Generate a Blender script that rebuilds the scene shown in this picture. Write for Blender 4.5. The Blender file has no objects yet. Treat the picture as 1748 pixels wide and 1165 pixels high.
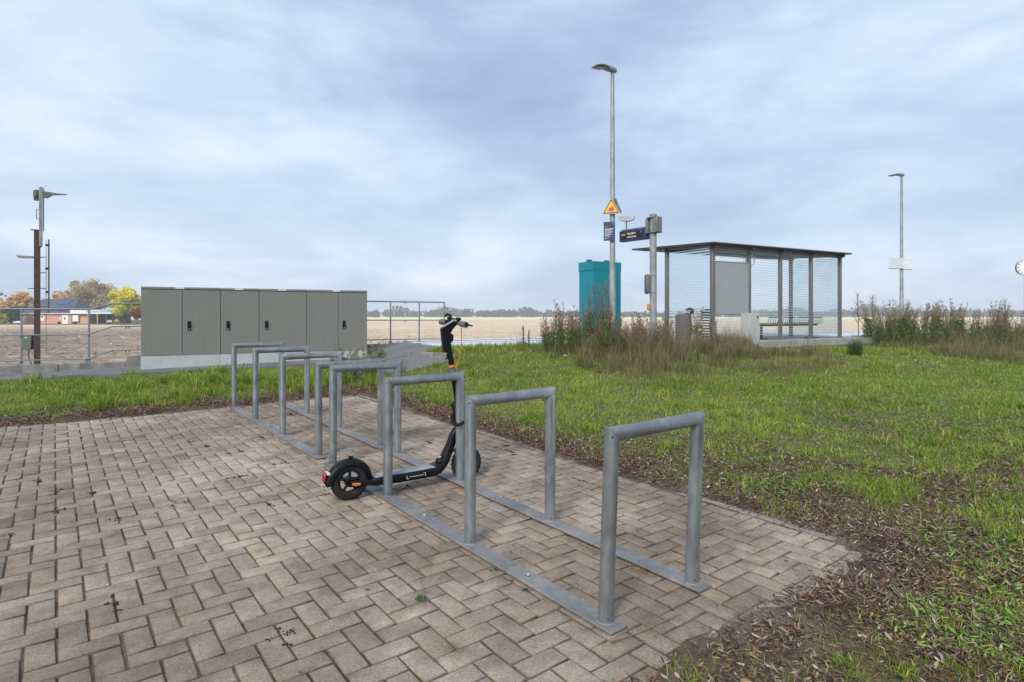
import bpy, math, random
import numpy as np
from mathutils import Vector, Matrix
random.seed(7)
rng = np.random.default_rng(11)
sc = bpy.context.scene
COL = sc.collection
F, CX, HY, CAMZ = 1020.0, 874.0, 538.0, 1.3

def W(px, py, Y):
    """point at depth Y that the lens puts at pixel (px, py)"""
    return Vector(((px - CX) / F * Y, Y, CAMZ - (py - HY) / F * Y))

# ------------------------------------------------------------------ noise
_lat = rng.random((256, 256))
def vnoise(x, y):
    x = np.asarray(x, float); y = np.asarray(y, float)
    xi = np.floor(x).astype(int); yi = np.floor(y).astype(int)
    fx = x - xi; fy = y - yi
    fx = fx * fx * (3 - 2 * fx); fy = fy * fy * (3 - 2 * fy)
    a = _lat[xi & 255, yi & 255]; b = _lat[(xi + 1) & 255, yi & 255]
    c = _lat[xi & 255, (yi + 1) & 255]; d = _lat[(xi + 1) & 255, (yi + 1) & 255]
    return (a * (1 - fx) + b * fx) * (1 - fy) + (c * (1 - fx) + d * fx) * fy
def fbm(x, y, o=4):
    s = 0; amp = .5; t = 0
    for i in range(o):
        s = s + amp * vnoise(x * 2 ** i + 17.3 * i, y * 2 ** i + 5.1 * i); t += amp; amp *= .5
    return s / t
def sst(e0, e1, x):
    t = np.clip((x - e0) / (e1 - e0), 0, 1)
    return t * t * (3 - 2 * t)

# ------------------------------------------------------------------ frames on the ground
RO = np.array([.3805, 2.4269]); RU = np.array([-.6082, .7938]); RV = np.array([.7938, .6082])     # bicycle rack frame
SO = np.array([-2.95, 14.6]); SD = np.array([.8748, .4846]); SN = np.array([-.4846, .8748])         # platform frame
def ab(x, y): return (x - RO[0]) * RU[0] + (y - RO[1]) * RU[1], (x - RO[0]) * RV[0] + (y - RO[1]) * RV[1]
def AB(a, b): p = RO + RU * a + RV * b; return float(p[0]), float(p[1])
def st(x, y): return (x - SO[0]) * SD[0] + (y - SO[1]) * SD[1], (x - SO[0]) * SN[0] + (y - SO[1]) * SN[1]
def ST(s, t): p = SO + SD * s + SN * t; return float(p[0]), float(p[1])
def plane(x, y): return .0168 * y - .0040 * x
A_FAR, B_R, A_NEAR, B_NEAR = 6.42, 1.66, -.30, -.40
def dout(x, y):
    a, b = ab(x, y)
    d3 = np.minimum(A_NEAR - a, b - B_NEAR)
    far = A_FAR + .10 * np.sin(b * 1.3) - .045 * np.minimum(b, 0)
    return np.maximum(np.maximum(b - B_R, a - far), d3)
def ramp(s):
    return np.interp(s, [-12, -7.4, -5.45, -5.1, -.59, .3, 1.6], [.20, .20, .27, .28, .515, .61, .62])
def lawn(x, y):
    s, t = st(x, y)
    tgt = np.interp(s, [-9, -1.5, .5, 30], [.15, .42, .60, .60]); tgt = np.where(s < .5, np.interp(s, [-9, -5.2, -1.0, .5], [.12, .165, .25, .60]), tgt)
    te = np.interp(s, [-1.5, .5], [-1.3, -2.4])
    k = sst(-8.5, te, t) if np.isscalar(te) else np.clip((t + 8.5) / (te + 8.5), 0, 1)
    k = k * k * (3 - 2 * k)
    p = plane(x, y)
    p = np.minimum(p, .30)
    return p + (tgt - p) * k
def zpath(s, t):
    k = sst(-.25, -.62, t) * (s > -6.5); lo = np.interp(s, [-6.5, -5.2, -1.0, .5], [.22, .235, .315, .60])
    return (ramp(s) - .05 * np.clip(-t - .1, 0, 2)) * (1 - k) + lo * k
def on_path(x, y, m=0.0):
    s, t = st(x, y)
    tout = np.interp(s, [-9, -7.4, -5.2, -2, -1.5, .5, .6], [-.62, -.68, -1.25, -1.35, -1.45, -2.3, -2.3])
    A = (t > tout + m) & (t < .12) & (s < .55)
    spur = (s > -2.0 + m) & (s < -.42 - (t + 1.5) * .19 - m) & (t > -3.7) & (t < -1.2)
    return A | spur
def on_platform(x, y, m=0.0):
    s, t = st(x, y); return (s > .5) & (t > -2.35 + m) & (t < 1.15)
def fieldz(y): return -.3 - .6 * sst(20, 150, y)
def terrain(x, y):
    z = lawn(x, y)
    d = dout(x, y)
    n = fbm(x * 3.1, y * 3.1, 3) - .5; n2 = fbm(x * 14, y * 14, 3) - .5
    a, b = ab(x, y)
    dn = d - .05 + n * .26 * sst(-1, 1, b + .2)
    inn = plane(x, y) - .0062 + n2 * .007
    # a little more soil washed over the edge stones at the near corner
    inn = inn + .010 * sst(.55, .1, np.abs(a + .1)) * sst(.5, 1.2, b) * sst(.02, .16, n)
    outz = z + .012 + n * .05 * sst(.1, .8, d) + n2 * .012
    k = sst(-.10, .12, dn)
    z = inn * (1 - k) + outz * k
    s, t = st(x, y)
    c_, s_ = math.cos(.5060), math.sin(.5060); X_ = (x - 5.02) * c_ + (y - 14.96) * s_; Y_ = -(x - 5.02) * s_ + (y - 14.96) * c_
    z = z - .09 * sst(1.5, .2, np.maximum(np.maximum(1.6 - X_, X_ - 6.5), np.maximum(-.4 - Y_, Y_ - 2.1)))
    z = np.where(on_path(x, y) | on_platform(x, y), z - .12, z)
    fz = fieldz(y) + .05 * (fbm(x * .6, y * .6, 4) - .5) * sst(0, 4, t)
    kf = sst(.0, .35, t) * (s <= .5) + sst(.9, 1.1, t) * (s > .5)
    return z * (1 - kf) + fz * kf
def tz(x, y): return float(terrain(np.array([x]), np.array([y]))[0])

# ------------------------------------------------------------------ materials
MATS = {}
def nt(name):
    m = bpy.data.materials.new(name); m.use_nodes = True
    n = m.node_tree.nodes; l = m.node_tree.links
    b = n.get('Principled BSDF'); MATS[name] = m
    return m, n, l, b
def noise_node(n, l, vec, scale, detail=4, rough=.55, dist=0):
    t = n.new('ShaderNodeTexNoise'); t.inputs['Scale'].default_value = scale
    t.inputs['Detail'].default_value = detail; t.inputs['Roughness'].default_value = rough; t.inputs['Distortion'].default_value = dist
    if vec is not None: l.new(vec, t.inputs['Vector'])
    return t
def ramp_node(n, l, fac, stops):
    r = n.new('ShaderNodeValToRGB'); e = r.color_ramp.elements
    while len(e) < len(stops): e.new(.5)
    for i, (p, c) in enumerate(stops):
        e[i].position = p; e[i].color = (*c, 1) if len(c) == 3 else c
    l.new(fac, r.inputs['Fac']); return r
def mixc(n, l, fac, a, b, mode='MIX'):
    m = n.new('ShaderNodeMix'); m.data_type = 'RGBA'; m.blend_type = mode
    for s, v in ((m.inputs[0], fac), (m.inputs[6], a), (m.inputs[7], b)):
        if isinstance(v, (int, float)): s.default_value = v
        elif isinstance(v, (tuple, list)): s.default_value = (*v, 1) if len(v) == 3 else v
        else: l.new(v, s)
    return m.outputs[2]
def bump(n, l, b, h, strength=.3, dist=.01):
    k = n.new('ShaderNodeBump'); k.inputs['Strength'].default_value = strength; k.inputs['Distance'].default_value = dist
    l.new(h, k.inputs['Height']); l.new(k.outputs[0], b.inputs['Normal'])
def mat(name, col, rough=.5, metal=0.0, var=.12, scale=8.0, bmp=.0, bdist=.004, spec=.5, dark=None):
    m, n, l, b = nt(name)
    tc = n.new('ShaderNodeTexCoord')
    t = noise_node(n, l, tc.outputs['Object'], scale, 5, .6)
    lo = tuple(c * (1 - var) for c in col) if dark is None else dark; hi = tuple(min(1, c * (1 + var)) for c in col)
    r = ramp_node(n, l, t.outputs['Fac'], [(.3, lo), (.7, hi)])
    l.new(r.outputs[0], b.inputs['Base Color'])
    b.inputs['Roughness'].default_value = rough; b.inputs['Metallic'].default_value = metal
    b.inputs['Specular IOR Level'].default_value = spec
    if bmp: 
        t2 = noise_node(n, l, tc.outputs['Object'], scale * 6, 4, .6); bump(n, l, b, t2.outputs['Fac'], bmp, bdist)
    return m
# galvanised steel: spangle clouds, vertical runs
def galv(name, base, rough=.48, sc_=18, metal=.45):
    m, n, l, b = nt(name); tc = n.new('ShaderNodeTexCoord')
    mp = n.new('ShaderNodeMapping'); mp.inputs['Scale'].default_value = (1, 1, .35); l.new(tc.outputs['Object'], mp.inputs['Vector'])
    t = noise_node(n, l, mp.outputs[0], sc_ * 1.5, 6, .7, .1); v = n.new('ShaderNodeTexVoronoi'); v.inputs['Scale'].default_value = sc_ * 4
    l.new(tc.outputs['Object'], v.inputs['Vector'])
    big = noise_node(n, l, tc.outputs['Object'], 3.5, 3, .5)
    r = ramp_node(n, l, t.outputs['Fac'], [(.30, tuple(c * .76 for c in base)), (.5, base), (.64, tuple(min(1, c * 1.16) for c in base)), (.74, tuple(min(1, c * 1.7) for c in base))])
    c = r.outputs[0]
    g = ramp_node(n, l, big.outputs['Fac'], [(.3, (.70, .71, .72)), (.7, (1.2, 1.19, 1.17))])
    c = mixc(n, l, 1.0, c, g.outputs[0], 'MULTIPLY')
    l.new(c, b.inputs['Base Color']); b.inputs['Metallic'].default_value = metal
    rr = n.new('ShaderNodeMapRange'); rr.inputs[3].default_value = rough - .1; rr.inputs[4].default_value = rough + .15
    l.new(t.outputs['Fac'], rr.inputs[0]); l.new(rr.outputs[0], b.inputs['Roughness'])
    bump(n, l, b, t.outputs['Fac'], .12, .002); return m
galv('galv', (.27, .295, .305), .40, 18, .6); galv('galv_flat', (.205, .20, .195), .68, 20, .12); galv('galv_pole', (.30, .32, .32), .55, 9, .3)
mat('steel_bright', (.7, .7, .68), .25, .9); mat('dark_gap', (.02, .02, .02), .8)
mat('grey_frame', (.17, .165, .165), .45, .3, .06, 5); mat('roof_dark', (.05, .05, .05), .7); mat('roof_edge', (.42, .42, .42), .5)
mat('box_pale', (.44, .45, .44), .5, 0, .06, 3); mat('panel_grey', (.30, .32, .33), .55, 0, .05, 1.5); mat('white_metal', (.62, .64, .63), .45, 0, .05, 3)
mat('teal', (.000, .205, .255), .62, 0, .06, 1.5); mat('teal_base', (.40, .42, .42), .7, 0, .1, 5)
mat('navy', (.02, .022, .12), .4, 0, .08, 6); mat('notice_blue', (.035, .045, .12), .45)
mat('sign_yellow', (.82, .44, .03), .45, 0, .05, 4); mat('black', (.008, .008, .009), .45); mat('sign_red', (.45, .06, .12), .5)
mat('black_satin', (.006, .0065, .008), .40, 0, .1, 30, spec=.2); mat('black_matte', (.006, .006, .007), .65, 0, .2, 40, spec=.25)
mat('rubber', (.011, .0105, .010), .85, 0, .3, 60, .3, .002); mat('deck_rubber', (.26, .26, .265), .75, 0, .28, 22, .5, .002)
mat('grip', (.13, .115, .115), .7, 0, .12, 60, .3, .001); mat('orange', (.75, .20, .02), .4); mat('amber', (.62, .21, .02), .35)
mat('tail_red', (.32, .015, .015), .25); mat('plate_green', (.50, .58, .52), .4); mat('bronze', (.13, .06, .03), .45, .4)
mat('cab_door', (.190, .192, .170), .5, 0, .05, 1.2, .15, .002); mat('cab_body', (.175, .178, .158), .5, 0, .06, 1.5)
mat('plinth', (.40, .42, .42), .75, 0, .1, 4, .3, .003); mat('label_pale', (.60, .66, .70), .4)
mat('rail_blue', (.22, .24, .27), .45, .4, .08, 5)
mat('wood_pole', (.065, .045, .032), .75, 0, .35, 12, .4, .004); mat('box_green', (.10, .125, .09), .5, 0, .1, 8)
mat('signal_arm', (.10, .095, .075), .55, .2, .2, 9)
mat('brick_wall', (.66, .33, .24), .85, 0, .1, 2.0); mat('roof_slate', (.075, .078, .095), .6, 0, .12, 1.2); mat('solar', (.05, .065, .14), .25)
mat('white_paint', (.84, .84, .82), .5, 0, .04, 2); mat('timber', (.50, .33, .20), .7); mat('carport_dark', (.05, .032, .028), .8)
mat('car_white', (.7, .72, .74), .25); mat('window_dark', (.02, .025, .03), .15); mat('twig', (.20, .13, .075), .8, 0, .3, 25)
mat('bark', (.10, .075, .055), .85, 0, .3, 4)
mat('edging', (.235, .20, .168), .9, 0, .3, 9, .5, .004); mat('slab', (.205, .20, .185), .88, 0, .42, 6, .5, .005); mat('slab_pale', (.30, .295, .28), .88, 0, .2, 5, .4, .004)

def text_mat():
    m, n, l, b = nt('led_text'); b.inputs['Base Color'].default_value = (.6, .55, .4, 1)
    b.inputs['Emission Color'].default_value = (1, .88, .6, 1); b.inputs['Emission Strength'].default_value = .5
text_mat()

def attr_mat(name, rough=.6, trans=.3, bmp=False, spec=.3):
    m, n, l, b = nt(name); at = n.new('ShaderNodeAttribute'); at.attribute_name = 'Col'
    l.new(at.outputs['Color'], b.inputs['Base Color']); b.inputs['Roughness'].default_value = rough
    b.inputs['Specular IOR Level'].default_value = spec
    if trans:
        tr = n.new('ShaderNodeBsdfTranslucent'); l.new(at.outputs['Color'], tr.inputs['Color'])
        mx = n.new('ShaderNodeMixShader'); mx.inputs[0].default_value = trans
        l.new(b.outputs[0], mx.inputs[1]); l.new(tr.outputs[0], mx.inputs[2])
        l.new(mx.outputs[0], n['Material Output'].inputs['Surface'])
    return m
attr_mat('grass_blade', .6, .42, spec=.15); attr_mat('leaf_litter', .62, .12); attr_mat('foliage', .7, .4, spec=.1); attr_mat('weed', .7, .25)

def paver_mat():
    m, n, l, b = nt('paver'); tc = n.new('ShaderNodeTexCoord'); P = tc.outputs['Object']
    at = n.new('ShaderNodeAttribute'); at.attribute_name = 'Col'
    big = noise_node(n, l, P, .75, 5, .62, .3); med = noise_node(n, l, P, 9, 6, .7); fine = noise_node(n, l, P, 120, 4, .8); grit = noise_node(n, l, P, 420, 2, .6)
    rb = ramp_node(n, l, big.outputs['Fac'], [(.30, (.168, .128, .094)), (.47, (.258, .208, .163)), (.64, (.405, .34, .277))])
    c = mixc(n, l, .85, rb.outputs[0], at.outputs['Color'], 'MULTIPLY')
    rm = ramp_node(n, l, med.outputs['Fac'], [(.3, (.72, .70, .66)), (.55, (1.05, 1.04, 1.02)), (.75, (1.3, 1.28, 1.26))])
    c = mixc(n, l, 1, c, rm.outputs[0], 'MULTIPLY')
    rf = ramp_node(n, l, fine.outputs['Fac'], [(.36, (.62, .60, .58)), (.5, (1, 1, 1)), (.66, (1.45, 1.43, 1.40))])
    c = mixc(n, l, .8, c, rf.outputs[0], 'MULTIPLY')
    rg = ramp_node(n, l, grit.outputs['Fac'], [(.38, (.7, .7, .7)), (.5, (1, 1, 1)), (.70, (1.5, 1.47, 1.42))])
    c = mixc(n, l, .55, c, rg.outputs[0], 'MULTIPLY')
    st_ = noise_node(n, l, P, 4.2, 5, .7, .8)
    rs = ramp_node(n, l, st_.outputs['Fac'], [(.50, (1, 1, 1)), (.70, (.80, .75, .68))])
    c = mixc(n, l, .9, c, rs.outputs[0], 'MULTIPLY')
    l.new(c, b.inputs['Base Color']); b.inputs['Roughness'].default_value = .88; b.inputs['Specular IOR Level'].default_value = .3
    ad = n.new('ShaderNodeMath'); ad.operation = 'ADD'; l.new(fine.outputs['Fac'], ad.inputs[0]); l.new(med.outputs['Fac'], ad.inputs[1])
    bump(n, l, b, ad.outputs[0], .55, .004)
paver_mat()

def asphalt_mat():
    m, n, l, b = nt('asphalt'); tc = n.new('ShaderNodeTexCoord'); P = tc.outputs['Object']
    a = noise_node(n, l, P, 1.2, 4); f = noise_node(n, l, P, 60, 3, .7)
    r = ramp_node(n, l, a.outputs['Fac'], [(.3, (.115, .118, .125)), (.7, (.17, .172, .18))])
    r2 = ramp_node(n, l, f.outputs['Fac'], [(.3, (.7, .7, .7)), (.7, (1.25, 1.25, 1.25))])
    l.new(mixc(n, l, 1, r.outputs[0], r2.outputs[0], 'MULTIPLY'), b.inputs['Base Color']); b.inputs['Roughness'].default_value = .9
    bump(n, l, b, f.outputs['Fac'], .3, .004)
asphalt_mat()

def terrain_mat():
    m, n, l, b = nt('terrain'); tc = n.new('ShaderNodeTexCoord'); P = tc.outputs['Object']
    at = n.new('ShaderNodeAttribute'); at.attribute_name = 'Zone'   # r = lawn, g = field, b = sand
    sep = n.new('ShaderNodeSeparateColor'); l.new(at.outputs['Color'], sep.inputs[0])
    a = noise_node(n, l, P, 2.2, 6, .65); f = noise_node(n, l, P, 38, 5, .75); g = noise_node(n, l, P, 160, 3, .7)
    soil = ramp_node(n, l, f.outputs['Fac'], [(.28, (.030, .021, .015)), (.5, (.080, .055, .039)), (.72, (.17, .122, .085))])
    sand = ramp_node(n, l, g.outputs['Fac'], [(.3, (.08, .055, .038)), (.5, (.17, .122, .085)), (.7, (.34, .26, .19))])
    sm = n.new('ShaderNodeMath'); sm.operation = 'MULTIPLY'; l.new(sep.outputs[2], sm.inputs[0])
    sr = ramp_node(n, l, a.outputs['Fac'], [(.40, (0, 0, 0)), (.55, (1, 1, 1))]); l.new(sr.outputs[0], sm.inputs[1])
    c = mixc(n, l, sm.outputs[0], soil.outputs[0], sand.outputs[0])
    under = ramp_node(n, l, f.outputs['Fac'], [(.3, (.055, .070, .020)), (.55, (.13, .15, .045)), (.75, (.24, .21, .10))])
    c = mixc(n, l, sep.outputs[0], c, under.outputs[0])
    # ploughed field: clods, then pale stubble right and far, with distant sunlight painted in
    fn = noise_node(n, l, P, .55, 7, .72); fc = noise_node(n, l, P, 1.7, 8, .82)
    mpf = n.new('ShaderNodeMapping'); mpf.inputs['Rotation'].default_value = (0, 0, math.radians(-33)); mpf.inputs['Scale'].default_value = (.06, 1.1, 1)
    l.new(P, mpf.inputs['Vector']); fur = noise_node(n, l, mpf.outputs[0], 1.0, 5, .7)
    dark = ramp_node(n, l, fc.outputs['Fac'], [(.36, (.15, .112, .080)), (.46, (.28, .22, .165)), (.54, (.38, .31, .24)), (.62, (.72, .62, .49))])
    pale = ramp_node(n, l, fc.outputs['Fac'], [(.32, (.52, .38, .24)), (.5, (.76, .60, .43)), (.68, (.92, .80, .63))])
    geo = n.new('ShaderNodeSeparateXYZ'); l.new(P, geo.inputs[0])
    xx = n.new('ShaderNodeMath'); xx.operation = 'MULTIPLY_ADD'; l.new(geo.outputs[1], xx.inputs[0]); xx.inputs[1].default_value = .32; l.new(geo.outputs[0], xx.inputs[2])
    mr = n.new('ShaderNodeMapRange'); mr.inputs[1].default_value = -16; mr.inputs[2].default_value = 10; l.new(xx.outputs[0], mr.inputs[0])
    yy = n.new('ShaderNodeMapRange'); yy.inputs[1].default_value = 55; yy.inputs[2].default_value = 120; l.new(geo.outputs[1], yy.inputs[0])
    mxx = n.new('ShaderNodeMath'); mxx.operation = 'MAXIMUM'; l.new(mr.outputs[0], mxx.inputs[0]); l.new(yy.outputs[0], mxx.inputs[1])
    ff = mixc(n, l, mxx.outputs[0], dark.outputs[0], pale.outputs[0])
    fr = ramp_node(n, l, fn.outputs['Fac'], [(.35, (.78, .76, .74)), (.65, (1.18, 1.16, 1.12))])
    ff = mixc(n, l, 1, ff, fr.outputs[0], 'MULTIPLY')
    fu = ramp_node(n, l, fur.outputs['Fac'], [(.42, (.72, .69, .65)), (.58, (1.14, 1.14, 1.14))])
    ff = mixc(n, l, .7, ff, fu.outputs[0], 'MULTIPLY')
    # far straw strip and the green verge before the house
    far = n.new('ShaderNodeMapRange'); far.inputs[1].default_value = 270; far.inputs[2].default_value = 300; l.new(geo.outputs[1], far.inputs[0])
    ff = mixc(n, l, far.outputs[0], ff, (.80, .70, .40))
    c = mixc(n, l, sep.outputs[1], c, ff)
    l.new(c, b.inputs['Base Color']); b.inputs['Roughness'].default_value = .95; b.inputs['Specular IOR Level'].default_value = .15
    mm = n.new('ShaderNodeMath'); mm.operation = 'ADD'; l.new(f.outputs['Fac'], mm.inputs[0]); l.new(g.outputs['Fac'], mm.inputs[1])
    b1 = n.new('ShaderNodeBump'); b1.inputs['Strength'].default_value = .6; b1.inputs['Distance'].default_value = .012; l.new(mm.outputs[0], b1.inputs['Height'])
    fm = n.new('ShaderNodeMath'); fm.operation = 'MULTIPLY'; l.new(fc.outputs['Fac'], fm.inputs[0]); l.new(sep.outputs[1], fm.inputs[1])
    b2 = n.new('ShaderNodeBump'); b2.inputs['Strength'].default_value = .8; b2.inputs['Distance'].default_value = .25; l.new(fm.outputs[0], b2.inputs['Height'])
    l.new(b1.outputs[0], b2.inputs['Normal']); l.new(b2.outputs[0], b.inputs['Normal'])
terrain_mat()

def platform_mat():
    m, n, l, b = nt('platform_paving'); tc = n.new('ShaderNodeTexCoord'); P = tc.outputs['Object']
    sp = n.new('ShaderNodeSeparateXYZ'); l.new(P, sp.inputs[0])       # object x along the platform, y across
    br = n.new('ShaderNodeTexBrick'); l.new(P, br.inputs['Vector']); br.inputs['Scale'].default_value = 2.5
    br.inputs['Color1'].default_value = (.50, .51, .52, 1); br.inputs['Color2'].default_value = (.42, .43, .45, 1); br.inputs['Mortar'].default_value = (.20, .20, .21, 1)
    br.inputs['Mortar Size'].default_value = .015
    r = ramp_node(n, l, sp.outputs[1], [(0, (.9, .9, .9)), (.001, (.9, .9, .9))])
    mr = n.new('ShaderNodeMapRange'); mr.inputs[1].default_value = -2.4; mr.inputs[2].default_value = 1.2; l.new(sp.outputs[1], mr.inputs[0])
    band = ramp_node(n, l, mr.outputs[0], [(0, (1.45,) * 3), (.46, (1.45,) * 3), (.47, (.55,) * 3), (.56, (.55,) * 3), (.57, (1.6,) * 3), (.70, (1.6,) * 3), (.71, (.5,) * 3), (.84, (.5,) * 3), (.85, (1.5,) * 3)])
    band.color_ramp.interpolation = 'CONSTANT'
    l.new(mixc(n, l, 1, br.outputs[0], band.outputs[0], 'MULTIPLY'), b.inputs['Base Color']); b.inputs['Roughness'].default_value = .8
platform_mat()

def glass_mat():
    m, n, l, b = nt('striped_glass'); tc = n.new('ShaderNodeTexCoord'); P = tc.outputs['Object']
    sp = n.new('ShaderNodeSeparateXYZ'); l.new(P, sp.inputs[0])
    a = n.new('ShaderNodeMath'); a.operation = 'MULTIPLY'; a.inputs[1].default_value = 1 / .068; l.new(sp.outputs[2], a.inputs[0])
    f = n.new('ShaderNodeMath'); f.operation = 'FRACT'; l.new(a.outputs[0], f.inputs[0])
    g = n.new('ShaderNodeMath'); g.operation = 'LESS_THAN'; g.inputs[1].default_value = .55; l.new(f.outputs[0], g.inputs[0])
    tr = n.new('ShaderNodeBsdfTransparent'); tr.inputs[0].default_value = (.90, .96, .97, 1)
    gl = n.new('ShaderNodeBsdfGlossy'); gl.inputs['Roughness'].default_value = .02; gl.inputs['Color'].default_value = (.8, .9, .95, 1)
    fre = n.new('ShaderNodeFresnel'); fre.inputs[0].default_value = 1.5
    m1 = n.new('ShaderNodeMixShader'); l.new(fre.outputs[0], m1.inputs[0]); l.new(tr.outputs[0], m1.inputs[1]); l.new(gl.outputs[0], m1.inputs[2])
    df = n.new('ShaderNodeBsdfTranslucent'); df.inputs[0].default_value = (.92, .98, 1, 1)
    d2 = n.new('ShaderNodeBsdfDiffuse'); d2.inputs[0].default_value = (.90, .95, .96, 1)
    m2 = n.new('ShaderNodeMixShader'); m2.inputs[0].default_value = .35; l.new(df.outputs[0], m2.inputs[1]); l.new(d2.outputs[0], m2.inputs[2])
    t2 = n.new('ShaderNodeBsdfTransparent'); t2.inputs[0].default_value = (.9, .95, .97, 1)
    m4 = n.new('ShaderNodeMixShader'); m4.inputs[0].default_value = .6; l.new(m2.outputs[0], m4.inputs[1]); l.new(t2.outputs[0], m4.inputs[2])
    m3 = n.new('ShaderNodeMixShader'); l.new(g.outputs[0], m3.inputs[0]); l.new(m1.outputs[0], m3.inputs[1]); l.new(m4.outputs[0], m3.inputs[2])
    l.new(m3.outputs[0], n['Material Output'].inputs['Surface'])
glass_mat()

# ------------------------------------------------------------------ object helpers
def rootmat(o):
    while o.parent: o = o.parent
    return Matrix.Translation(o.location) @ o.rotation_euler.to_matrix().to_4x4()
def link(name, me, parent=None, world=True):
    o = bpy.data.objects.new(name, me); COL.objects.link(o)
    if parent is not None:
        if world: me.transform(rootmat(parent).inverted())
        o.parent = parent
    return o
def tag(o, label=None, cat=None, group=None, kind=None):
    if label: o['label'] = label
    if cat: o['category'] = cat
    if group: o['group'] = group
    if kind: o['kind'] = kind
    return o
def thing(name, label, cat, loc, rz=0, group=None):
    o = bpy.data.objects.new(name, None); COL.objects.link(o); o.empty_display_size = .1
    o.location = loc; o.rotation_euler = (0, 0, rz)
    return tag(o, label, cat, group)

class MB:
    def __init__(s): s.v = []; s.f = []; s.m = []; s.names = []
    def mi(s, mn):
        if mn not in s.names: s.names.append(mn)
        return s.names.index(mn)
    def add(s, vs, fs, mn='galv', M=None):
        k = len(s.v); s.v += [tuple(M @ Vector(p)) if M is not None else tuple(p) for p in vs]
        i = s.mi(mn)
        for f in fs: s.f.append([k + q for q in f]); s.m.append(i)
        return s
    def box(s, c, d, mn='galv', M=None, bev=0):
        x, y, z = [q / 2 for q in d]; c = Vector(c)
        if bev <= 0:
            vs = [c + Vector((a * x, b * y, e * z)) for a in (-1, 1) for b in (-1, 1) for e in (-1, 1)]
            fs = [(0, 1, 3, 2), (4, 6, 7, 5), (0, 4, 5, 1), (2, 3, 7, 6), (0, 2, 6, 4), (1, 5, 7, 3)]
            return s.add(vs, fs, mn, M)
        vs = []; idx = {}
        for a in (-1, 1):
            for b in (-1, 1):
                for e in (-1, 1):
                    for ax in range(3):
                        q = [a * (x - bev), b * (y - bev), e * (z - bev)]
                        q[ax] = (a * x, b * y, e * z)[ax]
                        idx[(a, b, e, ax)] = len(vs); vs.append(c + Vector(q))
        fs = []
        for ax in range(3):
            o = [i for i in range(3) if i != ax]
            for sg in (-1, 1):
                q = []
                for (p1, p2) in ((-1, -1), (1, -1), (1, 1), (-1, 1)):
                    k = [0, 0, 0]; k[ax] = sg; k[o[0]] = p1; k[o[1]] = p2; q.append(idx[(*k, ax)])
                fs.append(q)
        for ax in range(3):      # edges parallel to ax
            o = [i for i in range(3) if i != ax]
            for p1 in (-1, 1):
                for p2 in (-1, 1):
                    k0 = [0, 0, 0]; k0[ax] = -1; k0[o[0]] = p1; k0[o[1]] = p2; k1 = list(k0); k1[ax] = 1
                    fs.append([idx[(*k0, o[0])], idx[(*k1, o[0])], idx[(*k1, o[1])], idx[(*k0, o[1])]])
        for a in (-1, 1):
            for b in (-1, 1):
                for e in (-1, 1): fs.append([idx[(a, b, e, i)] for i in range(3)])
        return s.add(vs, fs, mn, M)
    def tube(s, pts, r, n=16, mn='galv', cap=True, M=None, squash=None, up=None):
        """swept tube with mitred rings; r scalar or list; squash=(w,h) for oval/flat section"""
        pts = [Vector(p) for p in pts]; N = len(pts); rs = r if isinstance(r, (list, tuple)) else [r] * N
        dirs = [(pts[i + 1] - pts[i]).normalized() for i in range(N - 1)]
        d0 = dirs[0]; ref = Vector(up) if up else (Vector((0, 0, 1)) if abs(d0.z) < .9 else Vector((1, 0, 0)))
        nx = d0.cross(ref).normalized(); rings = []
        vs = []
        for i in range(N):
            d = dirs[0] if i == 0 else dirs[-1] if i == N - 1 else (dirs[i - 1] + dirs[i]).normalized()
            dp = dirs[i - 1] if i > 0 else dirs[0]
            nx = (nx - dp * nx.dot(dp)).normalized(); ny = dp.cross(nx)
            for k in range(n):
                a = 2 * math.pi * k / n
                ca, sa = math.cos(a), math.sin(a)
                if squash: q = nx * ca * rs[i] * squash[0] + ny * sa * rs[i] * squash[1]
                else: q = (nx * ca + ny * sa) * rs[i]
                # slide along dp onto the mitre plane
                den = dp.dot(d)
                q = q - dp * (q.dot(d) / den) if abs(den) > .2 else q
                vs.append(pts[i] + q)
        fs = []
        for i in range(N - 1):
            for k in range(n):
                a, b = i * n + k, i * n + (k + 1) % n
                fs.append((a, b, b + n, a + n))
        if cap: fs.append(tuple(range(n - 1, -1, -1))); fs.append(tuple((N - 1) * n + k for k in range(n)))
        return s.add(vs, fs, mn, M)
    def cyl(s, a, b, r, n=16, mn='galv', M=None, r2=None):
        return s.tube([a, b], [r, r if r2 is None else r2], n, mn, True, M)
    def lathe(s, prof, n=24, mn='galv', M=None, close=False):
        """prof (r, z) about local z"""
        vs = []; fs = []
        for (r, z) in prof:
            for k in range(n): a = 2 * math.pi * k / n; vs.append((r * math.cos(a), r * math.sin(a), z))
        P = len(prof); rngp = P if close else P - 1
        for i in range(rngp):
            j = (i + 1) % P
            for k in range(n): fs.append((i * n + k, i * n + (k + 1) % n, j * n + (k + 1) % n, j * n + k))
        return s.add(vs, fs, mn, M)
    def prism(s, poly, y0, y1, mn='galv', M=None):
        """polygon of (x, z), extruded along y"""
        n = len(poly); vs = [(p[0], y0, p[1]) for p in poly] + [(p[0], y1, p[1]) for p in poly]
        fs = [tuple(range(n)), tuple(range(2 * n - 1, n - 1, -1))] + [(i, (i + 1) % n + 0, (i + 1) % n + n, i + n)[::-1] for i in range(n)]
        return s.add(vs, fs, mn, M)
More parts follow.
